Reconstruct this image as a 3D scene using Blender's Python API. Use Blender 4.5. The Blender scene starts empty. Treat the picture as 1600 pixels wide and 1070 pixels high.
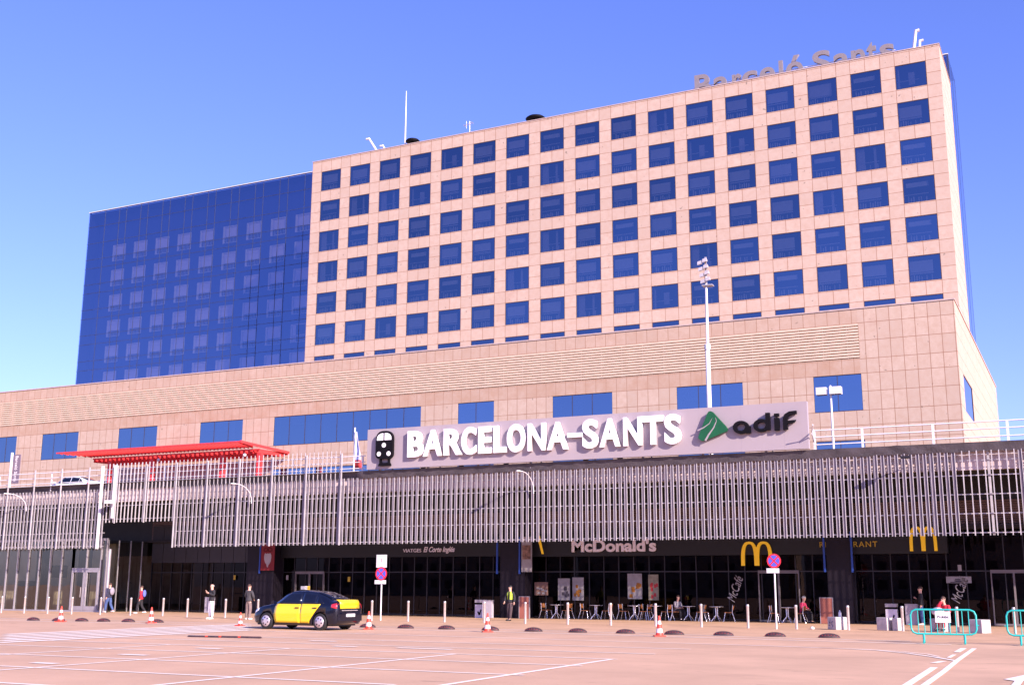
import bpy, bmesh, math, random
from mathutils import Vector, Matrix
random.seed(7)
S = bpy.context.scene
COL = S.collection
rad = math.radians
# ------------------------------------------------------------------ camera
YAW, PITCH, ROLL = rad(-26.318), rad(12.004), rad(.266)
cy, sy, cp, sp = math.cos(YAW), math.sin(YAW), math.cos(PITCH), math.sin(PITCH)
fw = Vector((sy*cp, cy*cp, sp)); rt = Vector((cy, -sy, 0)); up = rt.cross(fw)
cr, sr = math.cos(ROLL), math.sin(ROLL)
rt, up = cr*rt+sr*up, -sr*rt+cr*up
cam = bpy.data.objects.new('camera', bpy.data.cameras.new('camera'))
COL.objects.link(cam); S.camera = cam
cam.matrix_world = Matrix(((rt.x, up.x, -fw.x, 0), (rt.y, up.y, -fw.y, 0), (rt.z, up.z, -fw.z, 1.6), (0, 0, 0, 1)))
cam.data.sensor_width = 36; cam.data.lens = 36*1799.1/1600; cam.data.clip_start = .1; cam.data.clip_end = 6000
# ------------------------------------------------------------------ sky, sun, exposure
SUN = Vector((1.9, -1.03, 1.0)).normalized()
W = bpy.data.worlds.new('World'); S.world = W; W.use_nodes = True
nt = W.node_tree; nt.nodes.clear()
sky = nt.nodes.new('ShaderNodeTexSky'); sky.sky_type = 'NISHITA'; sky.sun_disc = False
sky.sun_elevation = math.asin(SUN.z); sky.sun_rotation = math.atan2(SUN.x, SUN.y)
sky.air_density = 1.0; sky.dust_density = .6; sky.ozone_density = 1.6; sky.altitude = 20
mul = nt.nodes.new('ShaderNodeMix'); mul.data_type = 'RGBA'; mul.blend_type = 'MULTIPLY'; mul.inputs[0].default_value = 1
mul.inputs[7].default_value = (.63, .64, 1.30, 1)
bg = nt.nodes.new('ShaderNodeBackground'); bg.inputs[1].default_value = .12
wo = nt.nodes.new('ShaderNodeOutputWorld')
nt.links.new(sky.outputs[0], mul.inputs[6]); nt.links.new(mul.outputs[2], bg.inputs[0]); nt.links.new(bg.outputs[0], wo.inputs[0])
sl = bpy.data.lights.new('sun', 'SUN'); sl.energy = 4.9; sl.angle = rad(.5); sl.color = (1.0, .84, .76)
so = bpy.data.objects.new('sun', sl); COL.objects.link(so)
so.rotation_euler = SUN.to_track_quat('Z', 'Y').to_euler(); so.location = (60, -40, 60)
S.view_settings.view_transform = 'Standard'; S.view_settings.look = 'None'; S.view_settings.gamma = 1
S.view_settings.exposure = 1.0
S.cycles.max_bounces = 8; S.cycles.transparent_max_bounces = 16; S.cycles.caustics_reflective = False; S.cycles.caustics_refractive = False

# ------------------------------------------------------------------ materials
MATS = {}
def nmat(name):
    m = bpy.data.materials.new(name); m.use_nodes = True
    b = m.node_tree.nodes['Principled BSDF']
    return m, m.node_tree, b
def mth(nt, op, a, b=None, c=None):
    n = nt.nodes.new('ShaderNodeMath'); n.operation = op
    for i, v in enumerate((a, b, c)):
        if v is None: continue
        if isinstance(v, (int, float)): n.inputs[i].default_value = v
        else: nt.links.new(v, n.inputs[i])
    return n.outputs[0]
def mixc(nt, f, a, b, mode='MIX'):
    n = nt.nodes.new('ShaderNodeMix'); n.data_type = 'RGBA'; n.blend_type = mode
    for i, v in ((0, f), (6, a), (7, b)):
        if isinstance(v, (int, float)): n.inputs[i].default_value = v
        elif isinstance(v, tuple): n.inputs[i].default_value = (*v[:3], 1)
        else: nt.links.new(v, n.inputs[i])
    return n.outputs[2]
def noise(nt, scale, detail=4, vec=None, rough=.55):
    n = nt.nodes.new('ShaderNodeTexNoise'); n.inputs['Scale'].default_value = scale; n.inputs['Detail'].default_value = detail
    n.inputs['Roughness'].default_value = rough
    if vec is None:
        t = nt.nodes.new('ShaderNodeNewGeometry'); vec = t.outputs['Position']
    nt.links.new(vec, n.inputs['Vector'])
    return n.outputs['Fac']
def ramp(nt, f, a, b):
    n = nt.nodes.new('ShaderNodeMapRange'); n.inputs[1].default_value = a; n.inputs[2].default_value = b
    nt.links.new(f, n.inputs[0]); return n.outputs[0]
def flat(name, c, rough=.5, metal=0, var=.12, scale=3., bump=0, spec=.5, emit=0, coat=0):
    if name in MATS: return MATS[name]
    m, nt, b = nmat(name)
    f = noise(nt, scale)
    dark = tuple(x*(1-var) for x in c); lite = tuple(min(1, x*(1+var)) for x in c)
    nt.links.new(mixc(nt, ramp(nt, f, .3, .7), dark, lite), b.inputs['Base Color'])
    b.inputs['Roughness'].default_value = rough; b.inputs['Metallic'].default_value = metal
    b.inputs['Specular IOR Level'].default_value = spec
    if coat: b.inputs['Coat Weight'].default_value = coat; b.inputs['Coat Roughness'].default_value = .03
    if emit: b.inputs['Emission Color'].default_value = (*c, 1); b.inputs['Emission Strength'].default_value = emit
    if bump:
        bn = nt.nodes.new('ShaderNodeBump'); bn.inputs['Strength'].default_value = bump; bn.inputs['Distance'].default_value = .02
        nt.links.new(noise(nt, scale*8), bn.inputs['Height']); nt.links.new(bn.outputs[0], b.inputs['Normal'])
    MATS[name] = m; return m
def glass(name, tint, refl, fac, rough=.01, wav=.0, edge=.5):
    m = bpy.data.materials.new(name); m.use_nodes = True; nt = m.node_tree; nt.nodes.clear()
    o = nt.nodes.new('ShaderNodeOutputMaterial'); mx = nt.nodes.new('ShaderNodeMixShader')
    t = nt.nodes.new('ShaderNodeBsdfTransparent'); t.inputs[0].default_value = (*tint, 1)
    g = nt.nodes.new('ShaderNodeBsdfGlossy'); g.inputs[0].default_value = (*refl, 1); g.inputs[1].default_value = rough
    lw = nt.nodes.new('ShaderNodeFresnel'); lw.inputs[0].default_value = 1.5
    f = mth(nt, 'MULTIPLY_ADD', lw.outputs[0], edge, fac); f = mth(nt, 'MINIMUM', f, 1.)
    oi = nt.nodes.new('ShaderNodeObjectInfo'); rv = nt.nodes.new('ShaderNodeMapRange'); rv.inputs[3].default_value = .84; rv.inputs[4].default_value = 1.1; nt.links.new(oi.outputs['Random'], rv.inputs[0])
    cc = mixc(nt, 1., mixc(nt, ramp(nt, lw.outputs[0], .25, .62), refl, (.86, .86, .95)), rv.outputs[0], 'MULTIPLY'); nt.links.new(cc, g.inputs[0])
    if wav:
        bn = nt.nodes.new('ShaderNodeBump'); bn.inputs['Strength'].default_value = wav; bn.inputs['Distance'].default_value = .05
        nt.links.new(noise(nt, .5, 2), bn.inputs['Height']); nt.links.new(bn.outputs[0], g.inputs['Normal'])
    nt.links.new(f, mx.inputs[0]); nt.links.new(t.outputs[0], mx.inputs[1]); nt.links.new(g.outputs[0], mx.inputs[2]); nt.links.new(mx.outputs[0], o.inputs[0])
    return m
def stone(name, base, hP, h0s, zlines, zP=None, z0=0, stain=.5, joint=(.24, .10, .05), lw=.042, bands=()):
    """jointed stone cladding: vertical joints every hP metres (offsets h0s), horizontal joints at zlines or every zP"""
    m, nt, b = nmat(name)
    g = nt.nodes.new('ShaderNodeNewGeometry'); p = nt.nodes.new('ShaderNodeSeparateXYZ'); nt.links.new(g.outputs['Position'], p.inputs[0])
    n = nt.nodes.new('ShaderNodeSeparateXYZ'); nt.links.new(g.outputs['True Normal'], n.inputs[0])
    sx = mth(nt, 'GREATER_THAN', mth(nt, 'ABSOLUTE', n.outputs[0]), .5)
    h = mth(nt, 'ADD', mth(nt, 'MULTIPLY', p.outputs[0], mth(nt, 'SUBTRACT', 1, sx)), mth(nt, 'MULTIPLY', p.outputs[1], sx))
    z = p.outputs[2]
    up_ = mth(nt, 'GREATER_THAN', mth(nt, 'ABSOLUTE', n.outputs[2]), .5)
    L = None
    def line(v, P, w):
        f = mth(nt, 'FRACT', mth(nt, 'ADD', mth(nt, 'DIVIDE', v, P), .5))
        return mth(nt, 'LESS_THAN', mth(nt, 'MULTIPLY', mth(nt, 'ABSOLUTE', mth(nt, 'SUBTRACT', f, .5)), P), w/2)
    for h0 in h0s:
        l = line(mth(nt, 'SUBTRACT', h, h0), hP, lw); L = l if L is None else mth(nt, 'MAXIMUM', L, l)
    if zP: L = mth(nt, 'MAXIMUM', L, line(mth(nt, 'SUBTRACT', z, z0), zP, lw))
    zi = mth(nt, 'FLOOR', mth(nt, 'DIVIDE', mth(nt, 'SUBTRACT', z, z0), zP)) if zP else None
    for zl in zlines:
        L = mth(nt, 'MAXIMUM', L, mth(nt, 'LESS_THAN', mth(nt, 'ABSOLUTE', mth(nt, 'SUBTRACT', z, zl)), lw/2))
        s = mth(nt, 'GREATER_THAN', z, zl); zi = s if zi is None else mth(nt, 'ADD', zi, s)
    L = mth(nt, 'MULTIPLY', L, mth(nt, 'SUBTRACT', 1, up_))
    cb = nt.nodes.new('ShaderNodeCombineXYZ')
    hh = hP/max(1, len(h0s))
    nt.links.new(mth(nt, 'FLOOR', mth(nt, 'DIVIDE', mth(nt, 'SUBTRACT', h, h0s[0]), hh)), cb.inputs[0]); nt.links.new(zi, cb.inputs[1])
    wn = nt.nodes.new('ShaderNodeTexWhiteNoise'); wn.noise_dimensions = '2D'; nt.links.new(cb.outputs[0], wn.inputs['Vector'])
    c = mixc(nt, wn.outputs[0], tuple(x*.93 for x in base), tuple(x*1.06 for x in base))
    c = mixc(nt, ramp(nt, noise(nt, 2.2, 6, rough=.7), .35, .7), c, tuple(x*y for x, y in zip(base, (.90, .84, .80))))
    c = mixc(nt, mth(nt, 'MULTIPLY', ramp(nt, noise(nt, 14, 3, rough=.8), .5, .72), .35), c, tuple(x*y for x, y in zip(base, (.80, .70, .66))))
    c = mixc(nt, mth(nt, 'MULTIPLY', ramp(nt, noise(nt, 3.1, 2, rough=.4), .74, .76), .8), c, tuple(x*.4 for x in base))
    st = ramp(nt, noise(nt, .16, 5, rough=.65), .60, .78)
    st = mth(nt, 'MULTIPLY', st, mth(nt, 'MULTIPLY', wn.outputs[0], stain))
    c = mixc(nt, st, c, tuple(x*y for x, y in zip(base, (.72, .55, .50))))
    c = mixc(nt, mth(nt, 'MULTIPLY', L, .88), c, joint)
    for za, zb, k_ in bands:
        c = mixc(nt, mth(nt, 'MULTIPLY', mth(nt, 'MULTIPLY', mth(nt, 'GREATER_THAN', z, za), mth(nt, 'LESS_THAN', z, zb)), mth(nt, 'MULTIPLY', mth(nt, 'LESS_THAN', p.outputs[0], -13.6), mth(nt, 'MULTIPLY', ramp(nt, noise(nt, .8, 5, rough=.7), .25, .75), k_*1.7))), c, tuple(x*y for x, y in zip(base, (.78, .62, .52))))
    nt.links.new(c, b.inputs['Base Color']); b.inputs['Roughness'].default_value = .75; b.inputs['Specular IOR Level'].default_value = .3
    bn = nt.nodes.new('ShaderNodeBump'); bn.inputs['Strength'].default_value = .25; bn.inputs['Distance'].default_value = .02
    nt.links.new(noise(nt, 9, 5), bn.inputs['Height']); nt.links.new(bn.outputs[0], b.inputs['Normal'])
    return m
STB = (.525, .405, .325)
P_ = 3.6975
M_tower = stone('tower stone', STB, P_, [-70.41, -67.90, -69.155], [], P_/3.2933, 45.14, .9)
M_pod = stone('podium stone', (.54, .41, .32), .872, [-7.05], [20.45, 19.14, 17.80, 16.745, 15.44, 14.08, 13.02, 12.02, 10.9, 9.6, 8.6], stain=.9, lw=.038, bands=((16.745, 17.86, .55), (20.45, 21.6, .3)))
M_louvre = flat('louvre stone', (.66, .50, .37), .8, var=.08, scale=1.5)
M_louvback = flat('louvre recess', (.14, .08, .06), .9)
M_pane = glass('hotel glass', (.54, .56, .60), (.30, .43, .64), .42, .01, .02)
M_cpane = glass('curtain wall glass', (.78, .76, .78), (.35, .49, .82), .38, .01, .04)
M_ppane = glass('podium glass', (.25, .3, .45), (.36, .50, .70), .55, .01, .02)
M_frame = flat('dark window frame', (.05, .04, .06), .4)
M_blind = flat('roller blind', (.75, .72, .75), .8, var=.05)
M_curtain = flat('curtain cloth', (.6, .55, .62), .9, var=.2, scale=9)
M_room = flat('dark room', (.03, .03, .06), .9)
M_white = flat('white paint', (.72, .69, .70), .4, var=.04)
M_slat = flat('galvanised slat', (.46, .425, .43), .5, .1, var=.16, scale=2.5)
M_slatp = flat('slat backing strip', (.11, .085, .115), .5, .1, var=.08, scale=1.5)
M_concr = flat('parapet concrete', (.62, .50, .48), .85, var=.12, scale=1.4, bump=.2)
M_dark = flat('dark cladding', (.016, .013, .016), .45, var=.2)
M_col = flat('dark column panel', (.016, .012, .018), .5, var=.1, spec=.2)
M_black = flat('black netting', (.07, .058, .066), .7, var=.35, scale=1.2, bump=.9)
M_brown = flat('brown louvre sheet', (.15, .09, .08), .6)
M_sign = flat('sign board sheet', (.36, .305, .32), .5, var=.03, scale=.6)
M_lwhite = flat('letter white', (.92, .90, .92), .35, var=.02)
M_lblack = flat('letter black', (.006, .005, .007), .6, spec=.12)
M_lgrey = flat('shop letter white', (.85, .78, .76), .5, var=.03)
M_green = flat('logo green', (.008, .095, .032), .4, var=.1)
M_yel = flat('sign yellow', (.85, .48, .01), .4, var=.05, emit=.14)
M_dyel = flat('dim yellow lettering', (.55, .35, .02), .5)
M_red = flat('canopy red', (.80, .045, .045), .4, var=.08)
M_steel = flat('brushed steel', (.62, .56, .54), .35, .6, var=.1, scale=12)
M_roofl = flat('roof letter grey', (.22, .19, .20), .5, var=.05)
M_rubber = flat('brown rubber', (.055, .028, .030), .6, var=.5, scale=9, bump=.6)
M_tyre = flat('tyre', (.015, .014, .016), .8)
M_skin = flat('skin', (.62, .36, .27), .55, var=.06, scale=20)
M_eye = flat('eye', (.03, .02, .02), .3)
M_blockc = flat('block concrete', (.50, .44, .42), .9, var=.15, scale=5, bump=.3)
M_teal = flat('turquoise barrier', (.02, .42, .38), .4, var=.06)
M_blue = flat('blue banner', (.02, .07, .35), .6)
M_fg = glass('shopfront glass', (.30, .27, .28), (.34, .30, .34), .02, .0, .03, .7)
M_lfg = glass('hall glass', (.72, .76, .70), (.80, .78, .70), .14, .0, .05, 1.)
M_greyf = flat('grey aluminium', (.40, .37, .39), .4, .4)
# ------------------------------------------------------------------ mesh helpers
class MB:
    def __init__(s): s.v = []; s.f = []; s.m = []; s.sm = []
    def add(s, vs, fs, mi=0, smooth=False):
        o = len(s.v); s.v += [tuple(v) for v in vs]
        for f in fs: s.f.append([o+i for i in f]); s.m.append(mi); s.sm.append(smooth)
        return s
    def box(s, x0, x1, y0, y1, z0, z1, mi=0, rot=0, c=None):
        vs = [(x, y, z) for z in (z0, z1) for x, y in ((x0, y0), (x1, y0), (x1, y1), (x0, y1))]
        if rot:
            cx, cy_ = c if c else ((x0+x1)/2, (y0+y1)/2); a, b = math.cos(rot), math.sin(rot)
            vs = [(cx+(x-cx)*a-(y-cy_)*b, cy_+(x-cx)*b+(y-cy_)*a, z) for x, y, z in vs]
        return s.add(vs, [(3, 2, 1, 0), (4, 5, 6, 7), (0, 1, 5, 4), (1, 2, 6, 5), (2, 3, 7, 6), (3, 0, 4, 7)], mi)
    def hexa(s, vs, mi=0):
        return s.add(vs, [(3, 2, 1, 0), (4, 5, 6, 7), (0, 1, 5, 4), (1, 2, 6, 5), (2, 3, 7, 6), (3, 0, 4, 7)], mi)
    def quad(s, *vs, mi=0): return s.add(vs, [tuple(range(len(vs)))], mi)
    def tube(s, pts, rs, n=8, mi=0, cap=True, smooth=True):
        pts = [Vector(p) for p in pts]
        if isinstance(rs, (int, float)): rs = [rs]*len(pts)
        rings = []; ref = None
        for i, p in enumerate(pts):
            t = (pts[min(i+1, len(pts)-1)]-pts[max(i-1, 0)]).normalized()
            if ref is None: ref = Vector((0, 0, 1)) if abs(t.z) < .9 else Vector((0, 1, 0))
            a = t.cross(ref).normalized(); b = t.cross(a).normalized(); ref = -b if False else ref
            rings.append([p+rs[i]*(math.cos(2*math.pi*k/n)*a+math.sin(2*math.pi*k/n)*b) for k in range(n)])
        vs = [v for r in rings for v in r]
        fs = [(i*n+k, i*n+(k+1) % n, (i+1)*n+(k+1) % n, (i+1)*n+k) for i in range(len(pts)-1) for k in range(n)]
        s.add(vs, fs, mi, smooth)
        if cap: s.add(rings[0], [tuple(range(n))], mi); s.add(rings[-1], [tuple(reversed(range(n)))], mi)
        return s
    def lathe(s, prof, c=(0, 0, 0), n=20, mi=0, smooth=True, mis=None):
        vs = []; fs = []
        for r, z in prof:
            vs += [(c[0]+r*math.cos(2*math.pi*k/n), c[1]+r*math.sin(2*math.pi*k/n), c[2]+z) for k in range(n)]
        for i in range(len(prof)-1):
            s.add([], [], 0)
        o = len(s.v); s.v += vs
        for i in range(len(prof)-1):
            for k in range(n):
                s.f.append([o+i*n+k, o+i*n+(k+1) % n, o+(i+1)*n+(k+1) % n, o+(i+1)*n+k]); s.m.append(mis[i] if mis else mi); s.sm.append(smooth)
        return s
    def prism(s, poly, y0, y1, mi=0, mi2=None):
        """polygon in XZ (counter-clockwise seen from -Y) extruded from y0 (front) to y1"""
        n = len(poly)
        s.add([(x, y0, z) for x, z in poly], [tuple(range(n))], mi)
        s.add([(x, y1, z) for x, z in poly], [tuple(reversed(range(n)))], mi)
        s.add([(x, y, z) for y in (y0, y1) for x, z in poly], [((i+1) % n, i, n+i, n+(i+1) % n) for i in range(n)], mi if mi2 is None else mi2)
        return s
    def ell(s, c, r, n=12, m=8, mi=0, zmin=-1.):
        prof = []
        vs = []; fs = []
        for i in range(m+1):
            ph = -math.pi/2+math.pi*i/m; ph = max(ph, math.asin(zmin))
            for k in range(n):
                th = 2*math.pi*k/n
                vs.append((c[0]+r[0]*math.cos(ph)*math.cos(th), c[1]+r[1]*math.cos(ph)*math.sin(th), c[2]+r[2]*math.sin(ph)))
        fs = [(i*n+k, i*n+(k+1) % n, (i+1)*n+(k+1) % n, (i+1)*n+k) for i in range(m) for k in range(n)]
        return s.add(vs, fs, mi, True)
    def mesh(s, name, mats):
        me = bpy.data.meshes.new(name); me.from_pydata(s.v, [], s.f)
        for m in (mats if isinstance(mats, (list, tuple)) else [mats]): me.materials.append(m)
        me.polygons.foreach_set('material_index', s.m); me.polygons.foreach_set('use_smooth', s.sm)
        me.update(); return me
    def build(s, name, mats, parent=None, loc=None):
        o = bpy.data.objects.new(name, s.mesh(name, mats)); COL.objects.link(o)
        if parent: o.parent = parent
        if loc: o.location = loc
        return o
def tag(o, label=None, cat=None, group=None, kind=None):
    if label: o['label'] = label
    if cat: o['category'] = cat
    if group: o['group'] = group
    if kind: o['kind'] = kind
    return o
def thing(name, label, cat, loc=(0, 0, 0), rz=0, group=None):
    o = bpy.data.objects.new(name, None); COL.objects.link(o); o.location = loc; o.rotation_euler = (0, 0, rz); o.empty_display_size = .2
    return tag(o, label, cat, group)
def kids(o): return [c for c in bpy.data.objects if c.parent == o]
def dup(o, parent=None, loc=None, rz=None, label=None):
    def cp(x, par):
        c = x.copy(); COL.objects.link(c); c.parent = par
        for ch in x_children[x.name]: cp(ch, c)
        return c
    x_children = {}
    def walk(x):
        x_children[x.name] = kids(x)
        for k in x_children[x.name]: walk(k)
    walk(o); c = cp(o, parent)
    if loc: c.location = loc
    if rz is not None: c.rotation_euler = (0, 0, rz)
    if label: c['label'] = label
    return c
def text_mesh(s, bold=0., thick=.1, shear=0., spacing=1.):
    cu = bpy.data.curves.new('txt', 'FONT'); cu.body = s; cu.size = 1; cu.extrude = .5; cu.offset = bold; cu.shear = shear; cu.resolution_u = 5; cu.space_character = spacing
    o = bpy.data.objects.new('txt', cu); COL.objects.link(o)
    dg = bpy.context.evaluated_depsgraph_get(); dg.update()
    me = bpy.data.meshes.new_from_object(o.evaluated_get(dg)); bpy.data.objects.remove(o); bpy.data.curves.remove(cu)
    return me
def put_text(name, s, x0, x1, z0, z1, yf, thick, mat, parent=None, bold=0., shear=0., rot=0., spacing=1.):
    """raised lettering filling the box x0..x1, z0..z1 of a wall facing the square (-Y)"""
    me = text_mesh(s, bold, thick, shear, spacing)
    xs = [v.co.x for v in me.vertices]; ys = [v.co.y for v in me.vertices]
    a, b, c, d = min(xs), max(xs), min(ys), max(ys)
    ca, sa = math.cos(rot), math.sin(rot); mx, mz = (x0+x1)/2, (z0+z1)/2
    for v in me.vertices:
        X = (v.co.x-a)/(b-a)-.5; Z = (v.co.y-c)/(d-c)-.5; Y = yf+(.5-v.co.z)*thick
        if rot: u, w = X*(x1-x0), Z*(z1-z0); v.co = (mx+u*ca-w*sa, Y, mz+u*sa+w*ca)
        else: v.co = (mx+X*(x1-x0), Y, mz+Z*(z1-z0))
    me.materials.clear(); me.materials.append(mat); me.update(); me.name = name
    o = bpy.data.objects.new(name, me); COL.objects.link(o)
    if parent: o.parent = parent
    return o
def wall(mb, x0, x1, z0, z1, y, ops, depth=.25, mi=0):
    """front sheet facing -Y with rectangular openings (ops: x0,x1,z0,z1) and their reveals"""
    xs = sorted({x0, x1, *[o[0] for o in ops], *[o[1] for o in ops]}); zs = sorted({z0, z1, *[o[2] for o in ops], *[o[3] for o in ops]})
    xs = [x for x in xs if x0 <= x <= x1]; zs = [z for z in zs if z0 <= z <= z1]
    for i in range(len(xs)-1):
        for j in range(len(zs)-1):
            cx, cz = (xs[i]+xs[i+1])/2, (zs[j]+zs[j+1])/2
            if any(o[0] < cx < o[1] and o[2] < cz < o[3] for o in ops): continue
            mb.quad((xs[i], y, zs[j]), (xs[i+1], y, zs[j]), (xs[i+1], y, zs[j+1]), (xs[i], y, zs[j+1]), mi=mi)
    for a, b, c, d in ops:
        a, b, c, d = max(a, x0), min(b, x1), max(c, z0), min(d, z1); Y = y+depth
        mb.quad((a, y, c), (a, Y, c), (b, Y, c), (b, y, c), mi=mi); mb.quad((a, y, d), (b, y, d), (b, Y, d), (a, Y, d), mi=mi)
        mb.quad((a, y, c), (a, y, d), (a, Y, d), (a, Y, c), mi=mi); mb.quad((b, y, c), (b, Y, c), (b, Y, d), (b, y, d), mi=mi)
ORD = 'first second third fourth fifth sixth seventh eighth ninth tenth eleventh twelfth thirteenth fourteenth fifteenth sixteenth seventeenth eighteenth nineteenth twentieth twenty-first twenty-second twenty-third twenty-fourth twenty-fifth twenty-sixth'.split()

# ------------------------------------------------------------------ ground
def ground_mat(name, base, sc=.25, tyre=True):
    m, nt, b = nmat(name)
    g = nt.nodes.new('ShaderNodeNewGeometry'); mp = nt.nodes.new('ShaderNodeMapping'); mp.inputs['Scale'].default_value = (.35, 1, 1); nt.links.new(g.outputs['Position'], mp.inputs[0])
    c = mixc(nt, ramp(nt, noise(nt, sc, 6, rough=.65), .3, .7), tuple(x*.82 for x in base), tuple(x*1.12 for x in base))
    c = mixc(nt, mth(nt, 'MULTIPLY', ramp(nt, noise(nt, 45, 3), .45, .75), .25), c, tuple(x*.6 for x in base))
    if tyre:
        s = ramp(nt, noise(nt, .55, 7, mp.outputs[0], .7), .60, .72)
        c = mixc(nt, mth(nt, 'MULTIPLY', s, .5), c, tuple(x*.45 for x in base))
        s2 = ramp(nt, noise(nt, 2.3, 3, mp.outputs[0], .5), .68, .72)
        c = mixc(nt, mth(nt, 'MULTIPLY', s2, .5), c, tuple(x*.4 for x in base))
    nt.links.new(c, b.inputs['Base Color']); b.inputs['Roughness'].default_value = .85; b.inputs['Specular IOR Level'].default_value = .3
    bn = nt.nodes.new('ShaderNodeBump'); bn.inputs['Strength'].default_value = .3; bn.inputs['Distance'].default_value = .01
    nt.links.new(noise(nt, 60, 3), bn.inputs['Height']); nt.links.new(bn.outputs[0], b.inputs['Normal'])
    return m
M_ground = ground_mat('worn asphalt', (.61, .385, .245))
M_pave = ground_mat('pavement', (.60, .37, .22), .5, False)
m, nt, b = nmat('worn road paint')
w_ = ramp(nt, noise(nt, 6, 6, rough=.75), .46, .70)
nt.links.new(mixc(nt, mth(nt, 'MULTIPLY', w_, .28), (.95, .84, .72), (.66, .47, .35)), b.inputs['Base Color']); b.inputs['Roughness'].default_value = .7
M_paint = m
MB().quad((-3000, -3000, 0), (3000, -3000, 0), (3000, 3000, 0), (-3000, 3000, 0)).build('ground', M_ground)['kind'] = 'structure'
pv = [(-140, 41.9), (-44, 41.9), (-20.6, 41.95), (-9.8, 39.6), (-4.5, 39.2), (30, 39.2), (30, 62), (-140, 62)]
MB().quad(*[(x, y, .004) for x, y in pv]).build('pavement', M_pave)['kind'] = 'structure'
mk = MB()
def stripe(pts, w, z=.008):
    for (x0, y0), (x1, y1) in zip(pts, pts[1:]):
        d = Vector((x1-x0, y1-y0)); d.normalize(); n = Vector((-d.y, d.x))*w/2
        mk.quad((x0-n.x, y0-n.y, z), (x1-n.x, y1-n.y, z), (x1+n.x, y1+n.y, z), (x0+n.x, y0+n.y, z))
        z += .0003
LW = .13
for x0, x1, y in ((-34, -10.6, 17.1), (-34, -9.65, 20.1), (-34, -9.75, 23.1), (-34, -9.93, 25.6), (-28.2, -9.88, 28.1), (-28.2, -9.83, 30.8), (-30, -12, 14.2)):
    stripe([(x0, y), (x1, y)], LW)
for x, y0, y1 in ((-23, 15.5, 25.6), (-18.9, 11, 25.65), (-13.9, 11, 25.65), (-9.8, 14, 25.65)):
    stripe([(x, y0), (x-.25, y1)], LW, .0085+.0001)
arc = [(-34, 35.1), (-27.8, 35.0), (-16.95, 34.4), (-12.5, 34.1), (-8.48, 33.75), (-6.6, 33.4), (-5.34, 32.9), (-4.4, 31.8), (-3.6, 30.4), (-2.95, 29.0)]
stripe(arc, .12, .009)
stripe([(-7, 33.45), (-5.6, 33.15), (-4.6, 32.5), (-3.9, 31.6), (-3.5, 30.6)], .07, .0125)
stripe([(-46, 38.9), (-44.7, 38.95), (-19.3, 39.05), (-9.53, 37.97), (-6.5, 37.6), (-3.9, 37.34)], .16, .0095)
stripe([(-60, 41.2), (-20.6, 41.3), (-14, 40.6), (-9.84, 39.35), (-5.28, 39.2)], .14, .0092)
stripe([(-2.99, 19.5), (-2.99, 21.3), (-3.13, 26.37)], .15, .0105); stripe([(-2.66, 19.5), (-2.72, 21.5), (-2.81, 25.2), (-2.94, 28.97), (-3.1, 35.3)], .13, .0112)
stripe([(-3.32, 27.9), (-3.2, 28.7)], .16, .0105); stripe([(-3.33, 33.0), (-3.38, 35.33)], .16, .0105); stripe([(-3.24, 30.2), (-3.26, 31.7)], .1, .0125)
for x0, x1, y in ((-20.9, -20.05, 21.3), (-20.2, -19.5, 18.1), (-21.3, -20.5, 24.45), (-18.86, -18.1, 27.15), (-16.9, -15.2, 27.3), (-21.35, -20.4, 29.5)):
    stripe([(x0, y), (x1, y)], .26, .0122)
for k in range(6):
    t = k/5.
    a = (-32.5-(-32.5+28.0)*t, 27.9-4.1*t); b_ = (-33.0+4.5*t, 41.0-5.4*t)
    stripe([(a[0]-8*0, a[1]), (b_[0], b_[1])], .42, .0118)
# direction arrow painted on the right
mk.quad((-1.60, 23.5, .0125), (-1.40, 23.2, .0125), (-1.05, 23.5, .0125), (-1.32, 24.9, .0125))
mk.quad((-1.40, 20.5, .0121), (-1.26, 20.5, .0121), (-1.26, 23.4, .0121), (-1.40, 23.4, .0121))
mk.build('road_markings', M_paint)['kind'] = 'structure'

# ------------------------------------------------------------------ podium building
pod = thing('podium_building', 'long low pinkish stone podium block with ribbed louvre band and blue windows below the tower', 'building', (-60, 84, 0))
PO = Vector((-60, 84, 0))
def under(o, par):     # keep world placement while parenting
    o.parent = par; o.matrix_parent_inverse = Matrix.Translation(-Vector(par.location)); return o
wu = [(-103.6, -98.9), (-95.24, -90.15), (-84.78, -79.77), (-74.46, -69.36), (-65.79, -50.21), (-46.61, -43.19), (-37.88, -32.70), (-27.41, -22.23), (-16.99, -13.57)]
PX0 = -135.
ops = [(PX0+.001, -13.58, 17.87, 20.42)]
wins = []
for a, b_ in wu:
    wins.append((a, b_, 14.08, 16.745))
    if a > -66: wins.append((a, b_, 8.6, 11.98))
mb = MB(); wall(mb, PX0, -6.98, 0, 21.5, 84, ops+wins+[(-77.5, -73.2, 9.2, 10.75), (-68.2, -65.6, 9.3, 10.8)], .22)
X, Y1 = -6.98, 124.
so_ = [(87.0, 93.9)]
mb.quad((X, 84, 0), (X, 87, 0), (X, 87, 21.5), (X, 84, 21.5)); mb.quad((X, 87, 16.7), (X, 93.9, 16.7), (X, 93.9, 21.5), (X, 87, 21.5))
mb.quad((X, 87, 0), (X, 93.9, 0), (X, 93.9, 14.0), (X, 87, 14.0)); mb.quad((X, 93.9, 0), (X, Y1, 0), (X, Y1, 21.5), (X, 93.9, 21.5))
mb.quad((PX0, 84, 21.5), (X, 84, 21.5), (X, Y1, 21.5), (PX0, Y1, 21.5)); mb.quad((PX0, 84, 0), (PX0, 84, 21.5), (PX0, Y1, 21.5), (PX0, Y1, 0)); mb.quad((PX0, Y1, 0), (PX0, Y1, 21.5), (X, Y1, 21.5), (X, Y1, 0))
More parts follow.
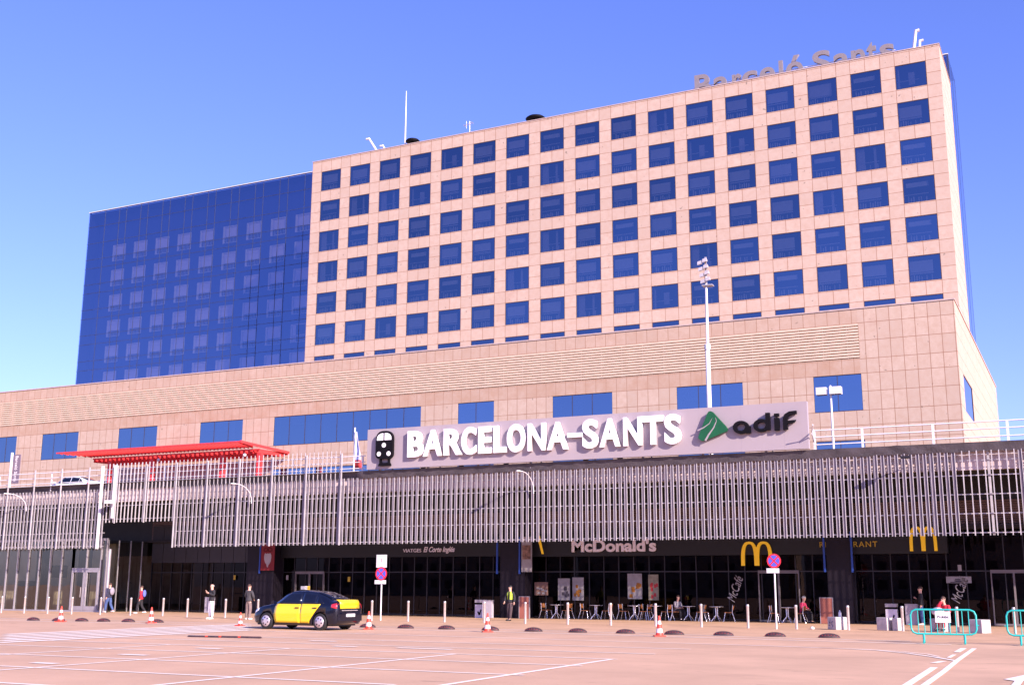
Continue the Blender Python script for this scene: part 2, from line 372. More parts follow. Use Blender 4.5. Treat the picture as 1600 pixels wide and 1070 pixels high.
under(mb.build('wall', M_pod), pod)
under(MB().box(-78, -65, 84.3, 84.4, 9, 11).build('dark_opening', M_lblack), pod)
f = MB().box(PX0, X+.06, 83.94, 84.5, 21.5, 21.6); f.box(X-.5, X+.06, 84.5, Y1, 21.5, 21.6)
under(f.build('coping', flat('coping stone', (.50, .38, .34), .8)), pod)
lb = MB()
n = 12; ph = (20.42-17.87)/n
for k in range(n):
    z = 17.87+k*ph
    lb.hexa([(PX0, 83.97, z+.065), (-13.6, 83.97, z+.065), (-13.6, 84.20, z+.03), (PX0, 84.20, z+.03), (PX0, 83.97, z+ph-.012), (-13.6, 83.97, z+ph-.012), (-13.6, 84.20, z+ph-.012), (PX0, 84.20, z+ph-.012)])
x = -14.4
while x > PX0:
    lb.box(x-.03, x+.0, 84.02, 84.21, 17.87, 20.42); x -= 1.744
under(lb.build('stone_louvre', M_louvre), pod)
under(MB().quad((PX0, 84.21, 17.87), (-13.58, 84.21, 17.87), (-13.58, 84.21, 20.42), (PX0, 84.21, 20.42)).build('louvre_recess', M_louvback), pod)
M_pint = flat('podium interior', (.10, .10, .16), .9, var=.3, scale=.4)
for a, b_, c, d in wins:
    n = max(2, round((b_-a)/1.75))
    fr = MB()
    for k in range(n+1):
        xx = a+(b_-a)*k/n; fr.box(xx-.025, xx+.025, 84.04, 84.10, c, d)
    fr.box(a+.03, b_-.03, 84.045, 84.095, c, c+.05); fr.box(a+.03, b_-.03, 84.045, 84.095, d-.05, d)
    wf = under(fr.build('window', M_frame), pod)
    under(MB().quad((a, 84.06, c), (b_, 84.06, c), (b_, 84.06, d), (a, 84.06, d)).build('pane', M_ppane), wf).matrix_parent_inverse = Matrix()
    bb = MB().quad((a, 86.5, c), (b_, 86.5, c), (b_, 86.5, d), (a, 86.5, d))
    bb.quad((a, 84.22, c), (b_, 84.22, c), (b_, 86.5, c), (a, 86.5, c))
    bb.build('room', M_pint, wf)
    cu = MB()
    for k in range(n):
        if random.random() < .6:
            xx = a+(b_-a)*k/n; r = random.random()
            cu.box(xx+.05, xx+(.35+.5*r), 84.35, 84.42, c, d-.1)
        if random.random() < .5:
            xx = a+(b_-a)*k/n; cu.box(xx+.1, xx+(b_-a)/n-.1, 84.30, 84.32, d-.9*random.random()-.3, d-.02)
    if cu.v: cu.build('curtain', M_curtain, wf)
fr = MB().box(X-.06, X-.02, 87, 87.08, 14, 16.7); fr.box(X-.06, X-.02, 93.82, 93.9, 14, 16.7); fr.box(X-.06, X-.02, 87.08, 93.82, 14, 14.07); fr.box(X-.06, X-.02, 87.08, 93.82, 16.63, 16.7)
wf = under(fr.build('window', M_frame), pod)
MB().quad((X-.04, 87, 14), (X-.04, 93.9, 14), (X-.04, 93.9, 16.7), (X-.04, 87, 16.7)).build('pane', M_ppane, wf)

# ------------------------------------------------------------------ hotel tower (stone slab) with its window grid
tow = thing('hotel_tower', 'tall pink stone hotel slab with a regular grid of square blue windows', 'building', (-39.6, 96, 0))
TX0, TX1, TZ = -71.6, -7.6, 46.42
RP = 3.369
tops = [(-70.41+P_*k, 45.14-RP*j) for j in range(7) for k in range(17)]
WW, WH = 2.51, 2.18
ops = [(x, x+WW, z-WH, z) for x, z in tops]
mb = MB(); wall(mb, TX0, TX1, 20, TZ, 96, ops, .18)
mb.quad((TX1, 96, 20), (TX1, 105, 20), (TX1, 105, TZ), (TX1, 96, TZ)); mb.quad((TX0, 96, TZ), (TX1, 96, TZ), (TX1, 105, TZ), (TX0, 105, TZ))
mb.quad((TX0, 105, 20), (TX0, 96, 20), (TX0, 96, TZ), (TX0, 105, TZ))
under(mb.build('wall', M_tower), tow)
cp_ = MB().box(TX0-.05, TX1+.05, 95.95, 96.4, TZ, TZ+.07); cp_.box(TX1-.4, TX1+.05, 96.4, 105, TZ, TZ+.07)
under(cp_.build('coping', MATS['coping stone']), tow)
# shared window meshes, origin at the opening's top-left corner
fm = MB()
fm.box(0, .05, .02, .10, -WH, 0); fm.box(WW-.05, WW, .02, .10, -WH, 0); fm.box(.05, WW-.05, .02, .10, -.05, 0); fm.box(.05, WW-.05, .02, .10, -WH, -WH+.05)
fm = fm.mesh('window', M_frame)
pm = MB().quad((.05, .05, -WH+.05), (WW-.05, .05, -WH+.05), (WW-.05, .05, -.05), (.05, .05, -.05)).mesh('pane', M_pane)
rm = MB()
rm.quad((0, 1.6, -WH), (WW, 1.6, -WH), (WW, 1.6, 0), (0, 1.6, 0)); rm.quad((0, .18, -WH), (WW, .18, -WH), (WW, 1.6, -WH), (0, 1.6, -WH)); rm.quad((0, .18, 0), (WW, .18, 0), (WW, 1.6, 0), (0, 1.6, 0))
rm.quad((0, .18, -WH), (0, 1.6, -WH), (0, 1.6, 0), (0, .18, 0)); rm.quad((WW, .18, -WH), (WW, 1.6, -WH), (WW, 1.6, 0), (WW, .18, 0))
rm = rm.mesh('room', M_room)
bms = []
for v in range(10):
    q = MB(); r = random.Random(v)
    xr = WW*(.74+.06*r.random())
    if v < 6:
        zb = -WH*(.50+.12*r.random())
        q.box(.08, xr, .34, .36, zb, -.28-.1*r.random()); q.box(.08, xr, .33, .38, zb-.17, zb-.10)
    elif v == 6: q.box(.2, xr, .34, .36, -.75, -.35)
    elif v == 7: q.box(.1, .75, .34, .38, -WH, -.1); q.box(1.5, 1.7, .34, .38, -WH, -.1)
    elif v == 8: q.box(1.0, 1.5, .5, .55, -1.7, -.6); q.box(.15, .3, .34, .4, -WH, -.2)
    else: q.box(.1, xr, .34, .36, -.9, -.3)
    # balustrade in front of the room, radiators
    q.box(.08, xr, .30, .33, -1.42, -1.36)
    if v != 8:
        for k in range(9):
            if r.random() < .8: q.box(.12+k*.2, .18+k*.2+.05*r.random(), .36, .40, -WH, -1.5-.2*r.random())
    bms.append(q.mesh('blind', M_blind if v not in (7, 8) else M_curtain))
def put(name, me, par, loc=(0, 0, 0)):
    o = bpy.data.objects.new(name, me); COL.objects.link(o); o.parent = par; o.location = loc; return o
order = sorted(tops, key=lambda t: ((t[0]+1)**2+96**2+(t[1]-1.6)**2) + (1e6 if t[1] < 26 else 0))
pick = [0, 0, 1, 1, 2, 3, 4, 5, 6, 7, 9, 8, 6, 7]
rest = []
for i, (x, z) in enumerate(order):
    if i >= 100: rest.append((x, z)); continue
    wf = put('window', fm, tow, (x+39.6, 0, z))
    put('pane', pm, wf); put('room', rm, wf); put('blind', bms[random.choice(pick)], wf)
q = MB()
for x, z in rest:
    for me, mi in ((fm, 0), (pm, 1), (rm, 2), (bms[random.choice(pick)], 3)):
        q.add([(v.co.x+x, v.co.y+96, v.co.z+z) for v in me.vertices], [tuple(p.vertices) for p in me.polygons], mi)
tag(under(q.build('window', [M_frame, M_pane, M_room, M_blind]), tow), kind='stuff')

# ------------------------------------------------------------------ blue glass block behind
gb = thing('glass_block', 'dark blue mirrored glass block adjoining the pink hotel tower', 'building', (-60, 105, 0))
GX0, GX1, GZ = -114.0, -7.62, 49.45
q = MB().quad((GX0, 105, 20), (GX1, 105, 20), (GX1, 105, GZ), (GX0, 105, GZ)); q.quad((GX1, 105, 20), (GX1, 111, 20), (GX1, 111, GZ), (GX1, 105, GZ))
under(q.build('curtain_glass', M_cpane), gb)
q = MB()
kx = [-111.1+3.665*k for k in range(29)]
for x in kx:
    for xx in (x, x+2.45):
        if xx < GX1: q.box(xx-.02, xx+.02, 104.97, 105.03, 20, GZ)
z = 45.14
zs = [GZ-.06, 47.4]
for k in range(8): zs += [45.14-RP*k, 45.14-RP*k-WH]
for z in zs: q.box(GX0, GX1, 104.975, 105.02, z-.02, z+.02)
for y in (108, 111): q.box(GX1-.02, GX1+.01, y-.02, y+.02, 20, GZ)
q.box(GX1-.12, GX1+.03, 104.96, 105.2, 20, GZ)
under(q.build('mullion_grid', flat('mullion dark', (.04, .045, .10), .4)), gb)
q = MB().box(GX0-.04, GX1+.04, 104.94, 105.3, GZ, GZ+.07)
under(q.build('roof_edge', M_white), gb)
zin = [(x, 45.14-RP*j) for j in range(7) for x in kx[:11]]
M_inner = flat('inner wall', (.03, .035, .14), .8, var=.06, scale=.5)
q = MB(); wall(q, GX0+.3, -60, 20, GZ-.2, 106.7, [(x, x+WW-.2, z-WH, z) for x, z in zin], .15)
q.quad((GX0+.02, 105.1, 20), (GX0+.02, 111, 20), (GX0+.02, 111, GZ), (GX0+.02, 105.1, GZ)); q.quad((-60, 106.7, 20), (GX1-.3, 106.7, 20), (GX1-.3, 106.7, GZ-.2), (-60, 106.7, GZ-.2))
q.quad((GX0, 105.2, GZ-.1), (GX1, 105.2, GZ-.1), (GX1, 111, GZ-.1), (GX0, 111, GZ-.1))
q.quad((GX0+.02, 108.6, 20), (-60, 108.6, 20), (-60, 108.6, GZ-.2), (GX0+.02, 108.6, GZ-.2))
under(q.build('inner_wall', M_inner), gb)
fm2 = MB()
fm2.box(.0, .22, .0, .10, -WH, 0); fm2.box(.22, WW-.3, .0, .05, -.12, 0); fm2.box(.22, WW-.3, .0, .06, -1.42, -1.32); fm2.box(.22, WW-.3, .02, .06, -WH, -WH+.06); fm2.box(WW-.36, WW-.3, 0, .06, -WH, -.12)
for k in range(8): fm2.box(.34+k*.22, .37+k*.22, .02, .05, -WH, -1.4)
fm2 = fm2.mesh('window', M_white)
bl2 = MB().box(.24, WW-.45, .10, .13, -1.32, -.1).mesh('blind', flat('sunlit blind', (.75, .72, .85), .8, var=.05))
bl3 = MB().box(.24, .7, .10, .13, -WH, -.1).mesh('curtain', MATS['sunlit blind'])
for x, z in zin:
    wf = put('window', fm2, gb, (x+60, 1.7, z))
    if random.random() < .9: put('blind', bl2, wf)
    else: put('curtain', bl3, wf)

# ------------------------------------------------------------------ things on the tower roof
def rod(name, label, cat, pts, r, mat, group=None):
    o = MB().tube(pts, r, 8).build(name, mat); return tag(o, label, cat, group)
rod('mast', 'tall thin white antenna mast on the hotel roof', 'mast', [(-61.85, 99, 46.4), (-61.85, 99, 50.5), (-61.85, 99, 54.0)], [.10, .07, .04], M_white)
def davit(label, pts, n):
    t = thing('maintenance_arm', label, 'crane', pts[0][0])
    for p, q_, r in pts:
        m_ = MB().tube([p, q_], [r, r*.8], 8)
        d = (Vector(q_)-Vector(p)).normalized(); m_.tube([Vector(q_)-d*.1, Vector(q_)+Vector((n*.3, 0, -.05))], r*.9, 8)
        under(m_.build('arm', M_white), t)
    return t
davit('pair of white maintenance arms leaning left at the left end of the hotel roof', [((-64.6, 99, 46.5), (-66.5, 99, 49.4), .14), ((-63.6, 99, 46.5), (-64.7, 99, 48.3), .12)], -1)
davit('pair of upright white maintenance arms at the right corner of the hotel roof', [((-10.1, 99, 46.5), (-9.62, 99, 49.5), .16), ((-9.55, 99, 46.5), (-9.35, 99, 48.5), .13)], 1)
for x, w_, z, lb_ in ((-60.9, .8, 47.85, 'small round black vent cowl beside the roof mast'), (-46.4, 1.05, 47.75, 'wide black domed vent cowl on the middle of the hotel roof')):
    o = MB().lathe([(.35*w_, -1.6), (.35*w_, 0), (w_*.8, .05), (w_, .2), (w_*.8, .38), (.3*w_, .45), (0.01, .46)], (0, 0, 0), 20).build('vent_cowl', M_lblack, loc=(x, 99, z)); tag(o, lb_, 'vent', 'black vent cowls on the hotel roof')
ta = thing('tv_aerial', 'small thin television aerial on the hotel roof edge', 'aerial', (-54.1, 99, 46.4))
under(MB().tube([(-54.0, 99, 46.4), (-54.0, 99, 49.1)], .035, 6).build('pole', M_steel), ta)
q = MB().tube([(-54.7, 99, 48.7), (-53.6, 99, 48.9)], .03, 6)
for k in range(4): q.tube([(-54.6+.3*k, 98.7, 48.72+.05*k), (-54.6+.3*k, 99.3, 48.72+.05*k)], .02, 6)
q.tube([(-54.4, 99, 48.4), (-54.4, 99, 49.2)], .02, 6)
under(q.build('antenna', M_steel), ta)
rs = thing('roof_sign', 'large grey roof letters reading Barceló Sants, half hidden by the parapet', 'sign', (-20, 98.5, 46.4))
B0, CAP, XH = 46.85, 49.05, 48.42
rl = [('B', -29.57, -27.95, CAP-.05, 0), ('a', -27.75, -26.3, XH, 0), ('r', -25.97, -25.1, XH-.05, 0), ('c', -25.04, -23.6, XH, 0), ('e', -23.38, -21.95, XH+.03, 0), ('l', -21.6, -21.22, CAP-.2, 0), ('ó', -20.95, -19.4, CAP+.05, 0), ('S', -18.55, -16.95, CAP, 0), ('a', -16.7, -15.3, XH, 0), ('n', -15.15, -13.95, XH+.05, 0), ('t', -13.8, -12.95, CAP-.1, 0), ('s', -12.7, -11.45, XH+.05, 0)]
for ch, a, b_, zt, _ in rl:
    under(put_text('letter', ch, a, b_, B0, zt, 98.4, .25, M_roofl, None, .022), rs)
q = MB().tube([(-29.8, 98.75, 47.9), (-11.4, 98.75, 47.9)], .04, 6)
for x in range(-29, -11, 3): q.tube([(x, 98.8, 46.4), (x, 98.8, 47.9)], .05, 6); q.tube([(x, 98.8, 47.9), (x, 99.6, 46.4)], .04, 6)
under(q.build('support_rail', M_white), rs)

# ------------------------------------------------------------------ station building
st = thing('station_building', 'low station hall with dark glass shopfronts under a roof car park', 'building', (-25, 58, 0))
SX0, SX1 = -95., 9.
q = MB().box(SX0, SX1, 53.2, 84, 6.75, 7.45)
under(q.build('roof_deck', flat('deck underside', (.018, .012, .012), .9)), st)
q = MB()
x = SX1
while x > SX0:
    x2 = x-4.7; q.box(x2+.02, x, 53.02, 53.195, 6.62, 7.58); x = x2
under(q.build('concrete_parapet', M_concr), st)
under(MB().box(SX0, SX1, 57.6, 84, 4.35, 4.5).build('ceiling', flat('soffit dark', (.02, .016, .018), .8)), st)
# upper fascia: brown louvre sheet between soffit and deck
q = MB()
z = 4.5
while z < 5.7: q.box(-54.9, SX1, 58.0, 58.06, z, z+.085); z += .11
under(q.build('brown_louvre', M_brown), st)
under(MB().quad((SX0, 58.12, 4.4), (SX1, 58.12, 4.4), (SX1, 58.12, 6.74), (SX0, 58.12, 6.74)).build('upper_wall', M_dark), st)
for a, b_ in ((-46.4, -44.34), (-29.0, -27.5), (-11.38, -10.25), (4, 5.6)):
    under(MB().box(a, b_, 57.3, 58.6, 0, 6.75).build('column', M_col), st)
under(MB().box(-44.3, -29.05, 57.85, 58.1, 3.3, 4.36).build('fascia', flat('fascia black', (.007, .006, .006), .6)), st)
under(MB().box(-27.45, -11.42, 57.62, 58.1, 3.25, 4.36).build('fascia', MATS['fascia black']), st)
under(MB().box(-10.2, -5.9, 57.62, 58.1, 3.25, 4.36).build('fascia', MATS['fascia black']), st)
q = MB()
x = -54.7
while x < -46.45: q.box(x, x+.93, 57.9, 58.05, 3.05, 5.4); x += .96
under(q.build('fascia_panel', flat('fascia grey', (.03, .023, .025), .5)), st)
# dark shopfront glazing, bays between the columns
for a, b_ in ((-54.9, -46.42), (-44.32, -29.02), (-27.48, -11.4), (-10.23, 4)):
    n = round((b_-a)/.86); fr = MB()
    for k in range(n+1):
        xx = a+(b_-a)*k/n; fr.box(xx-.022, xx+.022, 58.15, 58.27, 0, 4.35)
    for z in (.05, 2.42): fr.box(a+.03, b_-.03, 58.17, 58.25, z, z+.06)
    gf = under(fr.build('shopfront', flat('shopfront frame', (.018, .014, .018), .45)), st)
    g_ = MB().quad((a, 58.2, 0), (b_, 58.2, 0), (b_, 58.2, 4.35), (a, 58.2, 4.35)); under(g_.build('glazing', M_fg), gf).matrix_parent_inverse = Matrix()
under(MB().box(-54.9, SX1, 66, 66.2, 0, 4.35).build('back_wall', flat('hall back wall', (.035, .018, .016), .9, var=.7, scale=.5)), st)
q = MB().box(-54.9, SX1, 58.3, 66, .0045, .012)
under(q.build('hall_floor', flat('hall floor', (.04, .03, .03), .3)), st)
# sunlit glazed hall on the left with its doors
HX = -54.9
n = 14; fr = MB()
xs = [-57.73, -56.53, -55.33]
x = -57.73
while x > -80: xs.append(x); x -= .98
for xx in xs+[HX]: fr.box(xx-.035, xx+.035, 54.15, 54.33, 0, 4.4)
for z in (2.56,): fr.box(-57.7, -55.3, 54.14, 54.3, z, z+.12)
fr.box(-80, HX, 54.13, 54.34, 0, .1); fr.box(-80, HX, 54.17, 54.32, 4.36, 4.5)
for y in (55.2, 56.2, 57.2): fr.box(HX-.03, HX+.03, y-.03, y+.03, 0, 4.4)
gf = under(fr.build('hall_frame', M_greyf), st)
g_ = MB().quad((-80, 54.24, 0), (HX, 54.24, 0), (HX, 54.24, 4.4), (-80, 54.24, 4.4)); g_.quad((HX, 54.24, 0), (HX, 58.1, 0), (HX, 58.1, 4.4), (HX, 54.24, 4.4))
g_.build('hall_glazing', M_lfg, gf)
for a in (-57.68, -56.48):
    d = MB().box(a, a+.12, 54.11, 54.2, .1, 2.55); d.box(a+1.0, a+1.12, 54.11, 54.2, .1, 2.55); d.box(a+.12, a+1.0, 54.11, 54.2, 2.42, 2.55); d.box(a+.12, a+1.0, 54.11, 54.2, .1, .35)
    dd = under(d.build('door', M_greyf), st); MB().tube([(a+(.95 if a < -57 else .16), 54.05, .9), (a+(.95 if a < -57 else .16), 54.05, 1.5)], .02, 6).build('handle', M_steel, dd)
# inside the hall: beige backdrop painted for tan reflections, dark screens, a counter
q = MB().box(-80, -58.6, 58.6, 58.8, 0, 4.4)
under(q.build('hall_backdrop', flat('hall reflection beige', (.80, .62, .42), .9, var=.35, scale=.35)), st)
q = MB().box(-62.5, -60.6, 56.3, 56.5, 2.1, 2.9); q.box(-66, -64.2, 57, 57.3, 0, 1.9); q.box(-60.2, -59.6, 57, 57.6, 0, 4.3); q.box(-63.4, -62.9, 56.4, 57, 0, 4.3); q.box(-59.3, -57.9, 58, 58.5, 0, 1.2)
under(q.build('hall_fitting', M_dark), st)
under(MB().box(-80, HX, 54.5, 62, .0045, .012).build('floor', flat('hall pale floor', (.22, .19, .17), .4)), st)
# round white column at the end of the left screen
o = MB().lathe([(.10, 0), (.10, 3.8)], (0, 0, 0), 16).build('round_column', M_greyf, loc=(-54.05, 53.6, 0)); under(o, st)
# sliding doors in the dark shopfronts
for a, b_ in ((-43.3, -41.2), (-14.94, -12.9), (-4.16, -2.2)):
    m_ = (a+b_)/2
    d = MB().box(a, b_, 58.02, 58.14, 2.35, 2.5); d.box(m_-.04, m_+.04, 58.02, 58.14, .1, 2.35); d.box(a, a+.05, 58.02, 58.14, .1, 2.35); d.box(b_-.05, b_, 58.02, 58.14, .1, 2.35); d.box(a, b_, 58.02, 58.14, .02, .1)
    under(d.build('door', flat('door frame dim', (.16, .135, .14), .5)), st)

# ------------------------------------------------------------------ shop signs
mc = thing('shop_sign', 'white restaurant name in bold letters on the black fascia', 'sign', (-22.4, 57.6, 3.4))
under(put_text('lettering', "McDonald's", -24.83, -20.08, 3.46, 4.12, 57.5, .08, M_lgrey, None, .035), mc)
def arches(label, x0, x1, z0, z1):
    t = thing('arches_sign', label, 'sign', (x0, 57.5, z0), group='yellow arch signs')
    w_ = x1-x0; q = MB()
    n = 14
    for s_ in (0, 1):
        cx = x0+w_*(.27+.46*s_)
        out = []; inn = []
        for k in range(n+1):
            th = math.pi*k/n; c_, s2 = math.cos(th), math.sin(th)
            out.append((cx+w_*.27*(abs(c_)**.75)*(1 if c_ > 0 else -1), z0+(z1-z0)*s2**.62 if s2 > 0.001 else z0))
            inn.append((cx+w_*.155*(abs(c_)**.7)*(1 if c_ > 0 else -1), z0+(z1-z0)*.90*s2**.62 if s2 > 0.001 else z0))
        for k in range(n):
            yy = 57.5-.004*s_
            a, b_, c_, d = out[k], out[k+1], inn[k+1], inn[k]
            q.add([(p[0], yy, p[1]) for p in (a, b_, c_, d)]+[(p[0], 57.58, p[1]) for p in (a, b_, c_, d)], [(0, 3, 2, 1), (4, 5, 6, 7), (0, 1, 5, 4), (1, 2, 6, 5), (2, 3, 7, 6), (3, 0, 4, 7)])
    under(q.build('arches', M_yel), t); return t
arches('big yellow double arch emblem above the restaurant sliding doors', -15.63, -14.05, 2.72, 3.90)
arches('yellow double arch emblem cut off by the slats, nearest the right edge', -7.55, -6.32, 3.36, 4.5)
vs_ = thing('shop_sign', 'thin white travel agency lettering on the dark fascia left of centre', 'sign', (-33.9, 57.8, 3.5))
under(put_text('lettering', 'VIATGES', -35.57, -34.35, 3.56, 3.76, 57.82, .02, M_lgrey, None, .005), vs_)
under(put_text('lettering', 'El Corte Inglés', -34.2, -32.15, 3.47, 3.86, 57.82, .02, M_lgrey, None, .02, .35), vs_)
r_ = thing('shop_sign', 'dim yellow restaurant word partly hidden behind a dark column', 'sign', (-10.4, 57.5, 3.6))
under(put_text('lettering', 'RESTAURANT', -11.74, -9.02, 3.58, 3.84, 57.58, .02, M_dyel, None, .01, 0, 0, 1.25), r_)
for x, z, ww, lb_ in ((-16.15, 1.6, 1.3, 'slanted pale cafe script on the glass left of the sliding doors'), (-5.55, 1.6, 1.2, 'slanted pale cafe script on the glass near the right edge')):
    o = put_text('window_lettering', 'McCafé', x-ww/2, x+ww/2, z-.22, z+.22, 58.10, .012, flat('script dim', (.35, .31, .29), .6), None, .0, .3, rad(68)); tag(o, lb_, 'lettering', 'cafe names on the glass')
# posters and pale things behind the restaurant glass
M_post = {}
def poster(x0, x1, z0, z1, cols, label, y=58.10):
    t = thing('poster', label, 'poster', ((x0+x1)/2, y, z0), group='posters behind the shop glass')
    q = MB().box(x0, x1, y, y+.03, z0, z1)
    under(q.build('sheet', cols[0]), t)
    q = MB(); r = random.Random(x0)
    for k in range(7):
        a = x0+(x1-x0)*(.08+.7*r.random()); b_ = z0+(z1-z0)*(.05+.5*r.random())
        q.box(a, a+(x1-x0)*.22, y-.006-.0005*k, y-.001, b_, b_+(z1-z0)*.14)
    under(q.build('print', cols[1]), t)
pw = flat('poster white', (.32, .29, .28), .7, var=.15, scale=4); po = flat('poster orange', (.4, .15, .01), .6, var=.4, scale=6); pb = flat('poster dark', (.06, .05, .06), .6); pr_ = flat('poster red', (.5, .03, .03), .6)
poster(-25.9, -25.2, .95, 2.1, (pw, pb), 'white poster with dark blots behind the glass, second left of the name sign')
poster(-25.05, -24.4, .95, 2.15, (pw, po), 'white poster with orange print, under the first letters of the name sign')
poster(-21.9, -21.1, 1.05, 2.35, (pw, po), 'tall white and orange poster under the middle of the name sign')
poster(-20.75, -20.2, 1.0, 2.3, (flat('poster cream', (.3, .26, .17), .7, var=.3, scale=5), pr_), 'cream poster with red print under the end of the name sign')
poster(-27.3, -26.5, 1.2, 1.9, (flat('poster brown', (.25, .14, .10), .7), pw), 'brown board with pale strips beside the banner column')
poster(-6.1, -5.3+.3, 1.9, 2.2, (pw, pb), 'small white notice on the glass right of the red seated person', 58.1)
for x, z, lb_ in ((-44.0, 2.0, 'small white notice on the dark wall right of the red banner'), (-42.9+3.4, 1.9, 'small yellow warning sticker on the glass above the taxi'), (-5.55, 2.45, 'small yellow warning sticker above the white notice on the glass'), (-48.05, 2.0, 'small yellow warning sticker on the glass above the white trousered person')):
    o = MB().box(x, x+.16, 58.08, 58.10, z, z+.28).build('sticker', pw if 'white n' in lb_ else M_dyel); tag(o, lb_, 'sticker')

# banners on the columns
def strip(x, z0, z1, label, w_=.09, y=57.2):
    o = MB().box(x, x+w_, y, y+.06, z0, z1).build('banner_strip', M_blue); return tag(o, label, 'banner', 'narrow blue banners by the columns')
strip(-45.42, 2.38, 4.3, 'narrow blue vertical strip left of the red banner')
strip(-29.2, 2.33, 4.3, 'narrow blue strip on the left edge of the middle dark column')
strip(-27.83, 2.33, 4.3, 'narrow blue strip left of the pale poster banner on the middle column')
strip(-11.52, 2.40, 4.3, 'narrow blue strip on the left edge of the right dark column')
strip(-10.22, 2.38, 4.3, 'narrow blue strip on the right edge of the right dark column')
rb = thing('banner', 'red hanging banner with a white beard and round glasses drawn on it', 'banner', (-44.7, 57.1, 2.5))
under(MB().box(-45.22, -44.22, 57.12, 57.16, 2.55, 4.2).build('cloth', flat('banner red', (.20, .012, .018), .7)), rb)
q = MB()
q.prism([(-44.98, 3.42), (-44.96, 3.2), (-44.88, 3.0), (-44.80, 2.93), (-44.74, 2.78), (-44.69, 2.72), (-44.63, 2.86), (-44.55, 2.95), (-44.46, 3.1), (-44.43, 3.3), (-44.44, 3.46), (-44.52, 3.58), (-44.66, 3.54), (-44.72, 3.57), (-44.80, 3.53), (-44.92, 3.57)], 57.105, 57.119)
under(q.build('beard', flat('banner pale', (.40, .36, .38), .7)), rb)
q = MB()
for cx in (-44.87, -44.55):
    pts = [(cx+.14*math.cos(a*math.pi/8), 57.11, 3.78+.11*math.sin(a*math.pi/8)) for a in range(17)]
    q.tube(pts, .014, 5)
under(q.build('spectacles', M_lblack), rb)
pbn = thing('banner', 'pale poster banner with a brown picture on the middle dark column', 'banner', (-27.2, 57.1, 2.4))
under(MB().box(-27.62, -27.0, 57.12, 57.16, 2.43, 4.3).build('cloth', pw), pbn)
under(MB().box(-27.56, -27.07, 57.105, 57.118, 3.1, 3.85).build('picture', flat('banner picture', (.22, .12, .08), .7, var=.6, scale=6)), pbn)
o = MB().prism([(-26.5, 3.38), (-26.38, 3.38), (-26.62, 4.35), (-26.78, 4.35)], 57.3, 57.33).build('pennant', M_yel); tag(o, 'short slanted yellow strip right of the pale banner', 'banner')

# ------------------------------------------------------------------ slat screen
sc = thing('slat_screen', 'long screen of pale vertical metal slats hanging in front of the station', 'screen', (-25, 52.6, 0))
PT = .29375
posts = [-36.4-2.35*k for k in range(13)]
bays = [(-36.4+2.35*k, -36.4+2.35*(k+1)) for k in range(18)]+[(-36.4-2.35*(k+1), -36.4-2.35*k) for k in range(14)]
rnd = random.Random(3)
for a, b_ in sorted(bays):
    q = MB()
    for k in range(8):
        x = a+PT*(k+.5); mid = x
        op = (-53.6 < mid < -48.1) or (-4.65 < mid < -2.4)
        tall = -53.6 < mid < -36.4
        zb = 5.35 if -53.6 < mid < -48.1 else 3.83
        zt = 8.92 if tall else 7.40
        jx = rnd.uniform(-.006, .006)
        if op: q.box(x-.02+jx, x+.02+jx, 52.58, 52.64, zb, zt)
        else:
            u = min(1., max(0., (x+36)/26)); wd, dp = .108+.030*u, .036+.018*u
            q.box(x-.014+jx, x+.014+jx, 52.68-dp, 52.68, zb, 7.40); q.box(x-wd+jx, x-wd+.024+jx, 52.685-dp*.8, 52.68, zb+.01, 7.39)
            if tall: q.box(x-.016+jx, x+.016+jx, 52.60, 52.64, 7.40, zt)
            q.box(x-wd+.024+jx, x-.014+jx, 52.655, 52.675, zb+.02, 7.38, mi=1)
            q.box(x+.03, x+.07, 52.77, 52.85, 6.97, 7.03, mi=2); q.box(x+.03, x+.07, 52.77, 52.85, 6.60, 6.66, mi=2)  # small dark bracket boxes double as shadow spots behind the slats
    under(q.build('slat_panel', [M_slat, M_slatp, M_frame]), sc)
q = MB()
for z in (6.36, 5.56, 4.75, 3.95):
    for a, b_ in ((-70., -53.75), (-53.75, -48.1), (-48.1, 6.)):
        if a == -53.75 and z < 5.5: continue
        q.box(a, b_, 52.71, 52.75, z-.02, z+.02)
for z in (7.0, 7.25): q.box(-70, 6, 52.72, 52.75, z-.012, z+.012)
under(q.build('rail', M_slat), sc)
for x in [-36.4+2.35*k for k in range(18)]:
    under(MB().box(x-.055, x+.045, 52.765, 52.80, 3.85, 7.38).build('post', M_slat), sc)
for x in posts+[-69.3]:
    zb = 3.8 if not (-53.5 < x < -48.3) else 5.3
    under(MB().box(x-.028, x+.028, 52.53, 52.60, zb, 8.78).build('post', M_slat), sc)
for x, zb in ((-54.06, 3.78), (-53.0, 5.6)):
    under(MB().box(x-.08, x+.08, 52.47, 52.575, zb, 8.8).build('post', M_white), sc)
# white guard rail over the left screen
rl_ = thing('guard_rail', 'white multi-bar railing along the roof car park above the left slats', 'railing', (-53, 52.6, 7.5))
for z in (8.60, 8.27, 7.93, 7.77):
    under(MB().tube([(-72, 52.78, z), (-35.0, 52.78, z)], .028, 6).build('bar', M_white), rl_)
q = MB()
for k in range(8): x = -35.2-.01-4.7*k; q.box(x-.03, x+.03, 52.80, 52.86, 7.45, 8.62)
under(q.build('upright', M_white), rl_)
rr = thing('guard_rail', 'white three-bar railing on the roof edge right of the big sign', 'railing', (-3, 53.4, 7.5))
for z in (8.72, 8.41, 8.06): under(MB().tube([(-10.9, 53.4, z), (8, 53.4, z)], .03, 8).build('bar', M_white), rr)
for x in (-10.88, -8.74, -5.71, -2.68, .35, 3.4): under(MB().box(x-.05, x+.05, 53.38, 53.44, 7.45, 8.75).build('post', M_white), rr)
